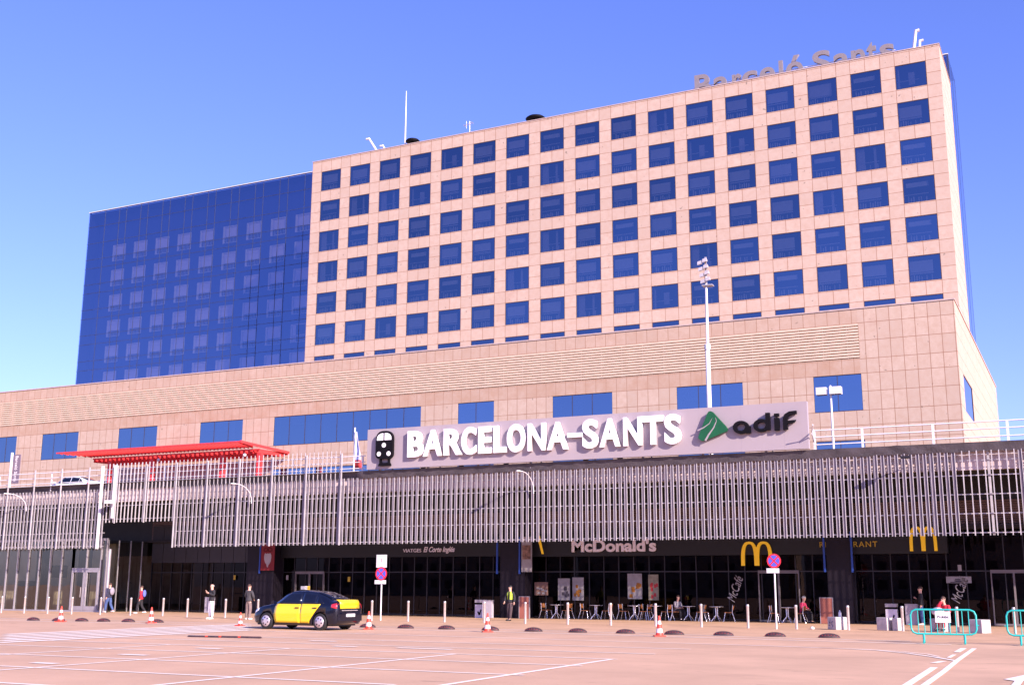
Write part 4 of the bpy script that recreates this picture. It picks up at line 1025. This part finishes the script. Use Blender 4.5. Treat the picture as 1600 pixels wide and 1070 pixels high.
def nosign(x, y, zc, r, label, plate, top=None, lean=0.):
    t = thing('road_sign', label, 'road sign', (x, y, .004), 0, 'no stopping signs')
    ztop = (top[1] if top else zc+r)
    MB().tube([(0, 0, 0), (lean, 0, ztop)], .035, 10).build('pole', M_white, t)
    q = MB(); n_ = 28
    def disc(rr, y_, mi, n_=28): q.prism([(lean+rr*math.cos(2*math.pi*k/n_), zc+rr*math.sin(2*math.pi*k/n_)) for k in range(n_)], y_, y_+.012, mi)
    disc(r, -.06, 0); disc(r*.78, -.066, 1)
    for a in (45, 135):
        c_, s2 = math.cos(rad(a)), math.sin(rad(a)); h = .06*r*1.6; L_ = r*.8; yy = -.072-.001*(a == 45)
        q.prism([(lean+u*L_*c_-v*h*s2, zc+u*L_*s2+v*h*c_) for u, v in ((-1, -1), (1, -1), (1, 1), (-1, 1))], yy, yy+.004, 0)
    q.build('disc', [flat('sign red', (.75, .03, .05), .4), flat('sign blue', (.09, .11, .62), .4)], t)
    MB().box(plate[0], plate[1], -.055, -.04, plate[2], plate[3]).build('plate', M_white, t)
    if top:
        MB().box(lean-.30, lean+.30, -.055, -.04, top[0], top[1]).build('panel', M_white, t)
        q = MB().box(lean-.14, lean+.16, -.062, -.056, top[0]+.12, top[1]-.08); q.box(lean-.2, lean-.17, -.062, -.056, top[0]+.12, top[1]-.08); q.build('panel_print', flat('pale cyan print', (.55, .80, .80), .5), t)
        MB().box(lean+.0, lean+.03, -.068, -.062, top[0]+.25, top[0]+.45).build('panel_mark', M_red, t)
    return t
nosign(-31.52, 49.3, 2.24, .33, 'round no stopping sign under a white panel, beside the taxi', (-.37, .28, 1.74, 1.93), (2.54, 3.16))
nosign(-11.68, 48.0, 2.72, .29, 'round no stopping sign on a leaning pole in front of the restaurant', (-.30, .22, 2.23, 2.42), None, 0.02)
# green crowd barriers
def barrier(x, y, rz, label, sheet=False):
    t = thing('crowd_barrier', label, 'barrier', (x, y, .006), rz, 'turquoise crowd barriers')
    L_, z0, z1, c_ = .93, .28, 1.0, .16
    pts = [(-L_, 0, z0+c_), (-L_, 0, z1-c_), (-L_+c_*.3, 0, z1-c_*.3), (-L_+c_, 0, z1), (L_-c_, 0, z1), (L_-c_*.3, 0, z1-c_*.3), (L_, 0, z1-c_), (L_, 0, z0+c_), (L_-c_*.3, 0, z0+c_*.3), (L_-c_, 0, z0), (-L_+c_, 0, z0), (-L_+c_*.3, 0, z0+c_*.3), (-L_, 0, z0+c_)]
    MB().tube(pts, .028, 8).build('frame', M_teal, t)
    q = MB()
    for k in range(9): xx = -.72+.18*k; q.tube([(xx, 0, z0), (xx, 0, z1)], .014, 6)
    q.build('bar', M_teal, t)
    for s_ in (-1, 1):
        q = MB().tube([(s_*.58, 0, z0), (s_*.58, 0, .12)], .035, 8); q.tube([(s_*.58, -.28, .02), (s_*.58, -.08, .10), (s_*.58, 0, .14), (s_*.58, .08, .10), (s_*.58, .28, .02)], .028, 8); q.build('foot', M_teal, t)
        q = MB().tube([(s_*L_, 0, .55), (s_*(L_+.07), 0, .55)], .02, 6); q.build('hook', M_teal, t)
    if sheet:
        MB().box(-.22, .22, -.045, -.03, .62, .95).build('notice', M_white, t)
        o = put_text('lettering', 'Prohibit', -.15, .17, .75, .83, -.052, .004, M_lblack, t)
    return t
barrier(-4.15, 37.9, rad(4), 'turquoise crowd barrier with a white notice, in front of the red seated person', True)
barrier(-1.45, 38.0, rad(2), 'turquoise crowd barrier cut off by the right edge')
def block(x, y, w_, d, h, rz, label, gr=False):
    t = thing('concrete_block', label, 'concrete block', (x, y, .004), rz, 'concrete blocks on the pavement')
    q = MB().box(-w_/2, w_/2, -d/2, d/2, 0, h)
    me = q.build('block', M_blockc, t)
    md = me.modifiers.new('b', 'BEVEL'); md.width = .02; md.segments = 2
    if gr:
        q = MB(); pts = [(-.12+.05*math.sin(k*2.1), -d/2-.003, .12+.035*k+.03*math.cos(k*1.7)) for k in range(8)]; q.tube(pts, .012, 5); pts = [(.02+.06*math.sin(k*1.3), -d/2-.003, .1+.04*k) for k in range(7)]; q.tube(pts, .012, 5)
        q.build('graffiti', flat('graffiti blue', (.04, .06, .22), .6), t)
    return t
block(-9.38, 48.7, .55, .55, .5, rad(-42), 'cube concrete block with blue graffiti, right of the leaning sign', True)
block(-7.55, 48.9, .50, .42, .5, rad(-28), 'concrete block in front of the white recycling bin')
block(-7.05, 48.75, .20, .42, .49, rad(-28), 'thin pale concrete block right beside the block by the recycling bin')
block(-5.45, 48.6, .60, .5, .5, rad(-20), 'concrete block behind the turquoise barrier, seat of the red dressed person')
block(-3.95, 47.9, .60, .5, .5, rad(-35), 'concrete block just right of the turquoise barrier with the notice')
o = MB().lathe([(.05, 0), (.055, .02), (.055, .16), (.03, .22), (.02, .26), (.0, .265)], (0, 0, 0), 12).build('bottle', M_white, loc=(-9.25, 48.65, .505)); tag(o, 'white plastic bottle standing on the graffiti block', 'bottle')
o = MB().lathe([(.0, 0), (.075, .01), (.09, .07), (.05, .11), (.0, .12)], (0, 0, 0), 12).build('litter', M_white, loc=(-10.3, 48.3, .004)); tag(o, 'crumpled white paper ball left of the graffiti block', 'litter')
def bin_(x, y, label):
    t = thing('recycling_bin', label, 'bin', (x, y, .004), 0, 'recycling bins')
    MB().box(-.25, .25, -.2, .2, 0, .70).build('body', flat('bin pale', (.66, .62, .70), .5), t); MB().box(-.25, .25, -.2, .2, .71, .80).build('gap', M_lblack, t); MB().box(-.26, .26, -.21, .21, .80, .95).build('lid', M_greyf, t)
    q = MB().prism([(-.02, .15), (.06, .15), (.16, .42), (.10, .46), (.03, .28), (-.06, .36), (-.10, .31)], -.212, -.203); q.build('pictogram', M_lblack, t)
bin_(-29.65, 56.3, 'white recycling bin with a dark pictogram left of the guard')
bin_(-8.45, 56.9, 'white recycling bin with a dark pictogram behind the concrete blocks')
def cabinet(x, y, w_, h, mat, label, cat='cabinet', frame=None):
    t = thing('panel_board' if frame else 'grey_cabinet', label, cat, (x, y, .004), 0)
    MB().box(-w_/2, w_/2, -.12 if not frame else -.03, .12 if not frame else .03, .02, h).build('board' if frame else 'body', mat, t)
    if frame:
        q = MB().box(-w_/2-.03, -w_/2, -.04, .04, 0, h+.03); q.box(w_/2, w_/2+.03, -.04, .04, 0, h+.03); q.box(-w_/2, w_/2, -.04, .04, h, h+.03); q.build('frame', frame, t)
    else: MB().box(-w_/2-.01, w_/2+.01, -.13, .13, h, h+.03).build('lid', M_greyf, t)
cgr = flat('cabinet grey', (.40, .36, .40), .5); cbr = flat('board brown', (.30, .10, .07), .5)
cabinet(-28.95, 55.8, .55, .92, cgr, 'plain grey cabinet right beside the recycling bin near the guard')
cabinet(-7.55, 56.8, .55, .92, cgr, 'plain grey cabinet behind the right concrete blocks')
cabinet(-48.55, 56.6, .6, .92, cgr, 'grey cabinet behind the person in white trousers')
cabinet(-26.9, 56.0, .56, 1.12, cbr, 'brown framed menu board right of the guard', 'menu board', M_greyf)
cabinet(-11.3, 56.3, .56, 1.18, cbr, 'brown framed menu board left of the graffiti block', 'menu board', M_greyf)
sb = thing('shadow_strip', 'long dark puddle shadow shaped as a low strip with three red reflectors on the asphalt', 'ground strip', (-25, 29.9, .006))  # dark puddle shadow given shape as a raised strip
sb.rotation_euler = (0, 0, rad(8))
MB().hexa([(-1.3, -.08, 0), (1.35, -.08, 0), (1.35, .08, 0), (-1.3, .08, 0), (-1.28, -.04, .05), (1.33, -.04, .05), (1.33, .04, .05), (-1.28, .04, .05)]).build('strip', M_rubber, sb)
for x in (-.6, -.1, .6): MB().box(x-.04, x+.04, -.075, -.05, .01, .055).build('reflector', MATS['cone red'], sb)

# cafe furniture
M_chair = flat('chair brown', (.38, .14, .04), .5, var=.2); M_chrome = flat('chrome leg', (.75, .72, .74), .25, .7)
def cafe_table(x, y, label):
    t = thing('cafe_table', label, 'table', (x, y, .008), 0, 'cafe tables outside the restaurant')
    MB().lathe([(0, .70), (.36, .70), (.37, .715), (.36, .73), (0, .73)], (0, 0, 0), 24).build('tabletop', M_chrome, t)
    for k in range(4):
        a = math.pi/4+k*math.pi/2; MB().tube([(.06*math.cos(a), .06*math.sin(a), .70), (.05*math.cos(a), .05*math.sin(a), .3), (.32*math.cos(a), .32*math.sin(a), 0)], .02, 6).build('leg', M_chrome, t)
    return t
def cafe_chair(x, y, rz, label):
    t = thing('cafe_chair', label, 'chair', (x, y, .008), rz, 'brown cafe chairs outside the restaurant')
    MB().box(-.2, .2, -.2, .2, .43, .455).build('seat', M_chair, t)
    q = MB(); vs = []
    for j in range(4):
        for k in range(7): a = lerp(-.9, .9, k/6); vs.append((.23*math.sin(a), .10+.13*math.cos(a)+.02*j, .56+.075*j))
    q.add(vs, [(j*7+k, j*7+k+1, (j+1)*7+k+1, (j+1)*7+k) for j in range(3) for k in range(6)], 0, True); solid(q.build('backrest', M_chair, t), .02)
    for sx in (-1, 1):
        MB().tube([(sx*.18, -.17, .44), (sx*.24, -.26, 0)], .015, 6).build('leg', M_chrome, t)
        MB().tube([(sx*.2, .2, .80), (sx*.2, .17, .44), (sx*.25, .30, 0)], .015, 6).build('leg', M_chrome, t)
    return t
tb = [-25.5, -23.3, -21.1, -20.0, -18.3, -16.8, -13.3]
ch0 = None; nch = 0
for i, x in enumerate(tb):
    y = 57.0+.12*math.sin(i*2.)
    t_ = cafe_table(x, y, 'round metal cafe table, %s from the left under the restaurant sign' % ORD[i])
    for s_ in (-1, 1):
        nch += 1; lb_ = 'brown cafe chair at the %s side of the %s table from the left' % ('left' if s_ < 0 else 'right', ORD[i])
        xx, rz = x+s_*.62, rad(-90*s_)+random.uniform(-.3, .3)
        if ch0 is None: ch0 = cafe_chair(xx, y+.05, rz, lb_)
        else: dup(ch0, None, (xx, y+.1*random.uniform(-1, 1), .008), rz, lb_)

# ------------------------------------------------------------------ people
def skinmesh(nodes, edges, sub=2, root=0):
    me = bpy.data.meshes.new('sk'); me.from_pydata([n[0] for n in nodes], edges, []); o = bpy.data.objects.new('sk', me); COL.objects.link(o)
    md = o.modifiers.new('s', 'SKIN'); md.branch_smoothing = .6
    for i, n in enumerate(nodes):
        r = n[1]; me.skin_vertices[0].data[i].radius = r if isinstance(r, tuple) else (r, r)
    me.skin_vertices[0].data[root].use_root = True
    s_ = o.modifiers.new('u', 'SUBSURF'); s_.levels = sub; s_.render_levels = sub
    dg = bpy.context.evaluated_depsgraph_get(); dg.update(); out = bpy.data.meshes.new_from_object(o.evaluated_get(dg)); bpy.data.objects.remove(o); bpy.data.meshes.remove(me)
    return out
def addmesh(q, me, mi=0): q.add([tuple(v.co) for v in me.vertices], [tuple(p.vertices) for p in me.polygons], mi, True)
STAND = dict(pel=(0, 0, .95), wa=(0, 0, 1.12), ch=(0, .0, 1.32), nk=(0, .01, 1.45), h0=(0, -.012, 1.54), h1=(0, -.008, 1.625), h2=(0, .008, 1.70),
             shL=(.165, .01, 1.405), elL=(.23, .03, 1.12), wrL=(.24, -.03, .88), shR=(-.165, .01, 1.405), elR=(-.23, .03, 1.12), wrR=(-.24, -.03, .88),
             hpL=(.09, 0, .88), knL=(.10, -.02, .50), anL=(.105, .02, .09), hpR=(-.09, 0, .88), knR=(-.10, -.02, .50), anR=(-.105, .02, .09))
def person(label, loc, rz, h, pose, top, bottom, hair, shoes, group=None, extra=None, bald=False, vest=None, tz=0.):
    J = dict(STAND); J.update(pose); J = {k: Vector(v) for k, v in J.items()}; s_ = h/1.75
    t = thing('person', label, 'person', loc, rz, group); t.scale = (s_, s_, s_)
    def hand(q, wr, el):
        d = (wr-el).normalized(); side = d.cross(Vector((0, 1, 0)))
        if side.length < .2: side = d.cross(Vector((1, 0, 0)))
        side.normalize(); nrm = side.cross(d).normalized()
        return d, side, nrm
    ks = ['pel', 'wa', 'ch', 'nk', 'h0', 'h1', 'h2', 'shL', 'elL', 'wrL', 'haL', 'shR', 'elR', 'wrR', 'haR', 'hpL', 'knL', 'anL', 'toL', 'hpR', 'knR', 'anR', 'toR']
    for S_ in 'LR':
        d = (J['wr'+S_]-J['el'+S_]).normalized(); J['ha'+S_] = J['wr'+S_]+d*.075
        J['to'+S_] = J['an'+S_]+Vector(J.get('toe', Vector((0, -.16, -.055))))
    R_ = dict(pel=(.15, .11), wa=(.125, .095), ch=(.155, .11), nk=.055, h0=(.060, .078), h1=(.090, .108), h2=(.066, .08), sh=.052, el=.042, wr=.028, ha=(.036, .02), hp=.085, kn=.057, an=.038, to=.035)
    rr_ = lambda k: R_.get(k, R_.get(k[:2]))
    def br(k):
        r = rr_(k); f_ = .8 if k[:2] in ('pe', 'wa', 'ch', 'hp', 'kn', 'sh', 'el') else 1.
        return tuple(x*f_ for x in r) if isinstance(r, tuple) else r*f_
    nodes = [(J[k], br(k)) for k in ks]; ix = {k: i for i, k in enumerate(ks)}
    E_ = [('pel', 'wa'), ('wa', 'ch'), ('ch', 'nk'), ('nk', 'h0'), ('h0', 'h1'), ('h1', 'h2')]
    for S_ in 'LR': E_ += [('ch', 'sh'+S_), ('sh'+S_, 'el'+S_), ('el'+S_, 'wr'+S_), ('wr'+S_, 'ha'+S_), ('pel', 'hp'+S_), ('hp'+S_, 'kn'+S_), ('kn'+S_, 'an'+S_), ('an'+S_, 'to'+S_)]
    me = skinmesh(nodes, [(ix[a], ix[b]) for a, b in E_]); q = MB(); addmesh(q, me)
    hd = J['h1']; fdir = Vector(J.get('face', Vector((0, -1, 0)))).normalized(); sd = fdir.cross(Vector((0, 0, 1))).normalized()
    q.tube([hd+fdir*.085+Vector((0, 0, .01)), hd+fdir*.112+Vector((0, 0, -.025)), hd+fdir*.085+Vector((0, 0, -.035))], [.008, .014, .008], 6)
    for s2 in (-1, 1):
        c_ = hd+fdir*.086+sd*s2*.03+Vector((0, 0, .012)); q.ell(c_, (.011, .011, .007), 8, 6, 1); q.ell(hd+sd*s2*.085+Vector((0, 0, -.01)), (.012, .02, .03), 8, 6)
    q.ell(hd+fdir*.085+Vector((0, 0, -.06)), (.022, .012, .006), 8, 4, 2)
    for S_ in 'LR':
        d, side, nrm = hand(q, J['wr'+S_], J['el'+S_]); p = J['ha'+S_]-d*.01
        for k, L_ in enumerate((.070, .080, .075, .058)):
            o_ = side*(.027-.018*k); a = p+o_; b_ = a+d*L_*.55+nrm*.006; c_ = a+d*L_*.9+nrm*(.022 if nrm.y < 0 else -.022); q.tube([a-d*.01, b_, c_], [.0095, .0085, .006], 6)
        a = J['wr'+S_]+d*.03+side*.028; q.tube([a, a+side*.022+d*.03, a+side*.02+d*.055], [.012, .010, .007], 6)
    q.build('body', [M_skin, M_eye, flat('lips', (.45, .16, .14), .5)], t)
    def cloth(name, keys, edges, infl, mat, rmul=1.):
        nd = []
        for k in keys:
            r = rr_(k); r = r if isinstance(r, tuple) else (r, r); nd.append((J[k], (r[0]*rmul+infl, r[1]*rmul+infl)))
        ii = {k: i for i, k in enumerate(keys)}
        q = MB(); addmesh(q, skinmesh(nd, [(ii[a], ii[b]) for a, b in edges])); return q.build(name, mat, t)
    ksT = ['ch', 'wa', 'pel', 'shL', 'elL', 'wrL', 'shR', 'elR', 'wrR']
    J['nb'] = J['ch'].lerp(J['nk'], .62); R_['nb'] = .06
    J['jb'] = J['pel']+(J['pel']-J['wa'])*.5; R_['jb'] = (.175, .135); J['tb'] = J['pel'].lerp(J['wa'], .35); R_['tb'] = (.13, .095)
    cloth('jacket', ksT+['nb', 'jb'], [('ch', 'nb'), ('pel', 'jb'), ('ch', 'wa'), ('wa', 'pel'), ('ch', 'shL'), ('shL', 'elL'), ('elL', 'wrL'), ('ch', 'shR'), ('shR', 'elR'), ('elR', 'wrR')], .03, top)
    for S_ in 'LR': pass
    cloth('trousers', ['pel', 'tb', 'hpL', 'knL', 'anL', 'hpR', 'knR', 'anR'], [('pel', 'tb'), ('pel', 'hpL'), ('hpL', 'knL'), ('knL', 'anL'), ('pel', 'hpR'), ('hpR', 'knR'), ('knR', 'anR')], .028, bottom)
    for S_ in 'LR':
        a, b_ = J['an'+S_], J['to'+S_]; dd = (b_-a); dd.z = 0
        q = MB().tube([Vector((a.x, a.y, b_.z))-dd*.35+Vector((0, 0, .005)), Vector((a.x, a.y, b_.z+.012)), b_+dd*.1+Vector((0, 0, .0)), b_+dd*.35], [.036, .05, .046, .025], 8); q.build('shoe', shoes, t)
    if not bald:
        q = MB(); q.ell(hd+Vector((0, 0, .025))-fdir*.018, (.093, .105, .095), 14, 10, 0, -.25); q.build('hair', hair, t)
    else:
        q = MB(); q.ell(hd+Vector((0, 0, -.01))-fdir*.03, (.090, .09, .05), 14, 8, 0, -.6); q.build('hair', hair, t)
    if vest:
        q = MB(); addmesh(q, skinmesh([(J['ch'], (.205, .155)), (J['wa'], (.185, .145)), (J['pel']+Vector((0, 0, .0)), (.20, .15)), (J['nb'], .08), (J['shL'], .108), (J['shR'], .108)], [(0, 1), (1, 2), (0, 3), (0, 4), (0, 5)]), 0)
        # open front: cut a gap
        keep = [i for i, f_ in enumerate(q.f) if not (all(abs(q.v[v][0]) < .085 and q.v[v][1] < 0 for v in f_))]
        q.f = [q.f[i] for i in keep]; q.m = [0]*len(q.f); q.sm = [True]*len(q.f); q.build('vest', vest, t)
    if extra: extra(t, J)
    return t
C_navy = flat('cloth navy', (.03, .03, .06), .85, var=.3, scale=8); C_dark = flat('cloth dark', (.02, .018, .022), .85, var=.3, scale=8); C_grey = flat('cloth grey', (.05, .045, .05), .9, var=.2, scale=8)
C_white = flat('cloth white', (.80, .76, .78), .85, var=.08, scale=8); C_red = flat('cloth red', (.55, .02, .04), .85, var=.2, scale=8); C_jean = flat('cloth denim', (.06, .10, .24), .9, var=.3, scale=8)
C_tan = flat('cloth taupe', (.20, .14, .13), .9, var=.2, scale=8); C_pink = flat('cloth pink', (.50, .03, .10), .85, var=.2, scale=8); C_cyan = flat('cloth turquoise', (.04, .35, .42), .8); C_hv = flat('high visibility yellow', (.55, .75, .06), .7, var=.15, scale=8)
H_brown = flat('hair brown', (.06, .03, .02), .7); H_black = flat('hair black', (.015, .012, .012), .6); H_grey = flat('hair grey', (.35, .32, .32), .7)
S_dark = flat('shoe dark', (.02, .018, .02), .5); S_white = flat('shoe white', (.7, .62, .6), .6)
def backpack(mat, y=.2):
    def f(t, J):
        c = J['ch'].lerp(J['wa'], .35); q = MB().ell((c.x, c.y+y, c.z), (.16, .11, .23), 16, 12); q.build('backpack', mat, t)
    return f
walk = dict(knL=(.09, -.16, .50), anL=(.09, -.20, .10), knR=(-.09, .02, .49), anR=(-.09, .30, .14), elL=(.22, .10, 1.14), wrL=(.22, .02, .9), elR=(-.22, -.06, 1.14), wrR=(-.2, -.22, .98))
person('walking person in a dark jacket with a grey backpack by the hall doors', (-53.4, 53.2, .004), rad(-95), 1.78, walk, C_navy, C_jean, H_brown, S_white, extra=backpack(flat('bag grey', (.28, .25, .30), .8)))
person('walking person in a red jacket with a blue bag left of the dark entrance', (-50.3, 52.6, .004), rad(-70), 1.62, walk, C_red, C_dark, H_brown, S_white, extra=backpack(flat('bag blue', (.12, .16, .55), .8)))
person('person in a black jacket and white trousers standing with arms folded up', (-39.35, 46.0, .004), rad(-20), 1.74,
       dict(elL=(.26, -.02, 1.15), wrL=(.10, -.24, 1.27), elR=(-.26, -.02, 1.15), wrR=(-.06, -.26, 1.33), nk=(0, -.005, 1.45)), C_dark, C_white, H_grey, S_white, bald=True)
person('person seen from behind in a dark sweater and taupe trousers by the taxi', (-37.35, 46.4, .004), rad(175), 1.72,
       dict(elL=(.27, -.02, 1.14), wrL=(.16, -.18, 1.0), elR=(-.27, -.02, 1.14), wrR=(-.16, -.18, 1.0)), C_grey, C_tan, H_brown, S_white)
person('security guard in dark clothes and an open yellow high visibility vest', (-25.85, 52.2, .004), rad(-15), 1.72,
       dict(elL=(.27, .02, 1.15), wrL=(.30, -.05, .90), elR=(-.29, .0, 1.17), wrR=(-.28, -.12, .93), anL=(.04, -.05, .09), knL=(.07, -.04, .5)), C_dark, flat('guard trousers', (.07, .045, .05), .9), H_black, S_dark, vest=C_hv)
sit = dict(pel=(0, 0, .50), wa=(0, -.02, .67), ch=(0, -.06, .87), nk=(0, -.09, 1.03), h0=(0, -.13, 1.10), h1=(0, -.14, 1.19), h2=(0, -.13, 1.255),
           shL=(.17, -.05, .95), shR=(-.17, -.05, .95), elL=(.22, -.10, .70), elR=(-.22, -.10, .70), wrL=(.12, -.30, .66), wrR=(-.12, -.30, .66),
           hpL=(.09, -.04, .49), hpR=(-.09, -.04, .49), knL=(.13, -.44, .50), knR=(-.13, -.44, .50), anL=(.13, -.44, .09), anR=(-.13, -.44, .09))
person('seated person in grey at the cafe tables left of the slanted cafe script', (-18.95, 57.25, .008), rad(60), 1.7, sit, flat('cloth pale grey', (.35, .32, .33), .9), C_dark, H_brown, S_dark, group=None)
person('seated person with grey hair in a pink jacket right of the sliding doors', (-12.65, 57.2, .008), rad(70), 1.7, sit, C_pink, C_dark, H_grey, S_dark)
def bundle(t, J):
    q = MB().ell((-.12, -.38, .72), (.26, .2, .17), 14, 10); q.build('bundle', flat('bag patterned', (.45, .40, .44), .8, var=.7, scale=9), t)
person('person in a red hooded jacket seated on a block behind the turquoise barrier', (-5.2, 48.6, .06), rad(-25), 1.72, dict(sit, wrR=(-.02, -.22, 1.12), elR=(-.2, -.28, .86)), C_red, C_red, H_brown, S_dark, extra=bundle)
person('standing person in dark clothes and jeans behind the turquoise barrier', (-7.1, 56.6, .008), rad(-80), 1.74, dict(wrR=(-.1, -.2, 1.2), elR=(-.24, -.05, 1.12)), C_dark, C_jean, H_brown, S_white)

# ------------------------------------------------------------------ buildings across the square (behind the viewer, seen in the glass)
M_opp = stone('opposite render', (.62, .50, .38), 3.2, [0], [], 3.2, 0, .4)
for i, (x0, x1, y, h) in enumerate(((-150, -96, -95, 17), (-92, -50, -100, 21), (-46, -8, -96, 15), (-3, 34, -104, 19))):
    t = thing('apartment_block', 'plain %s apartment block across the square, %s in its row' % (('beige', 'tall beige', 'low beige', 'sandy')[i], ORD[i]), 'building', ((x0+x1)/2, y, 0), group='apartment blocks across the square')
    ops = [(x0+1.5+3.6*k, x0+3.1+3.6*k, 1.5+3.2*j, 3.2+3.2*j) for k in range(int((x1-x0-3)/3.6)) for j in range(int(h/3.2))]
    q = MB().box(x0, x1, y-12, y, 0, h)
    for a, b_, c_, d in ops: q.box(a, b_, y-.1, y+.01, c_, d, mi=1)
    under(q.build('wall', [M_opp, M_frame]), t)
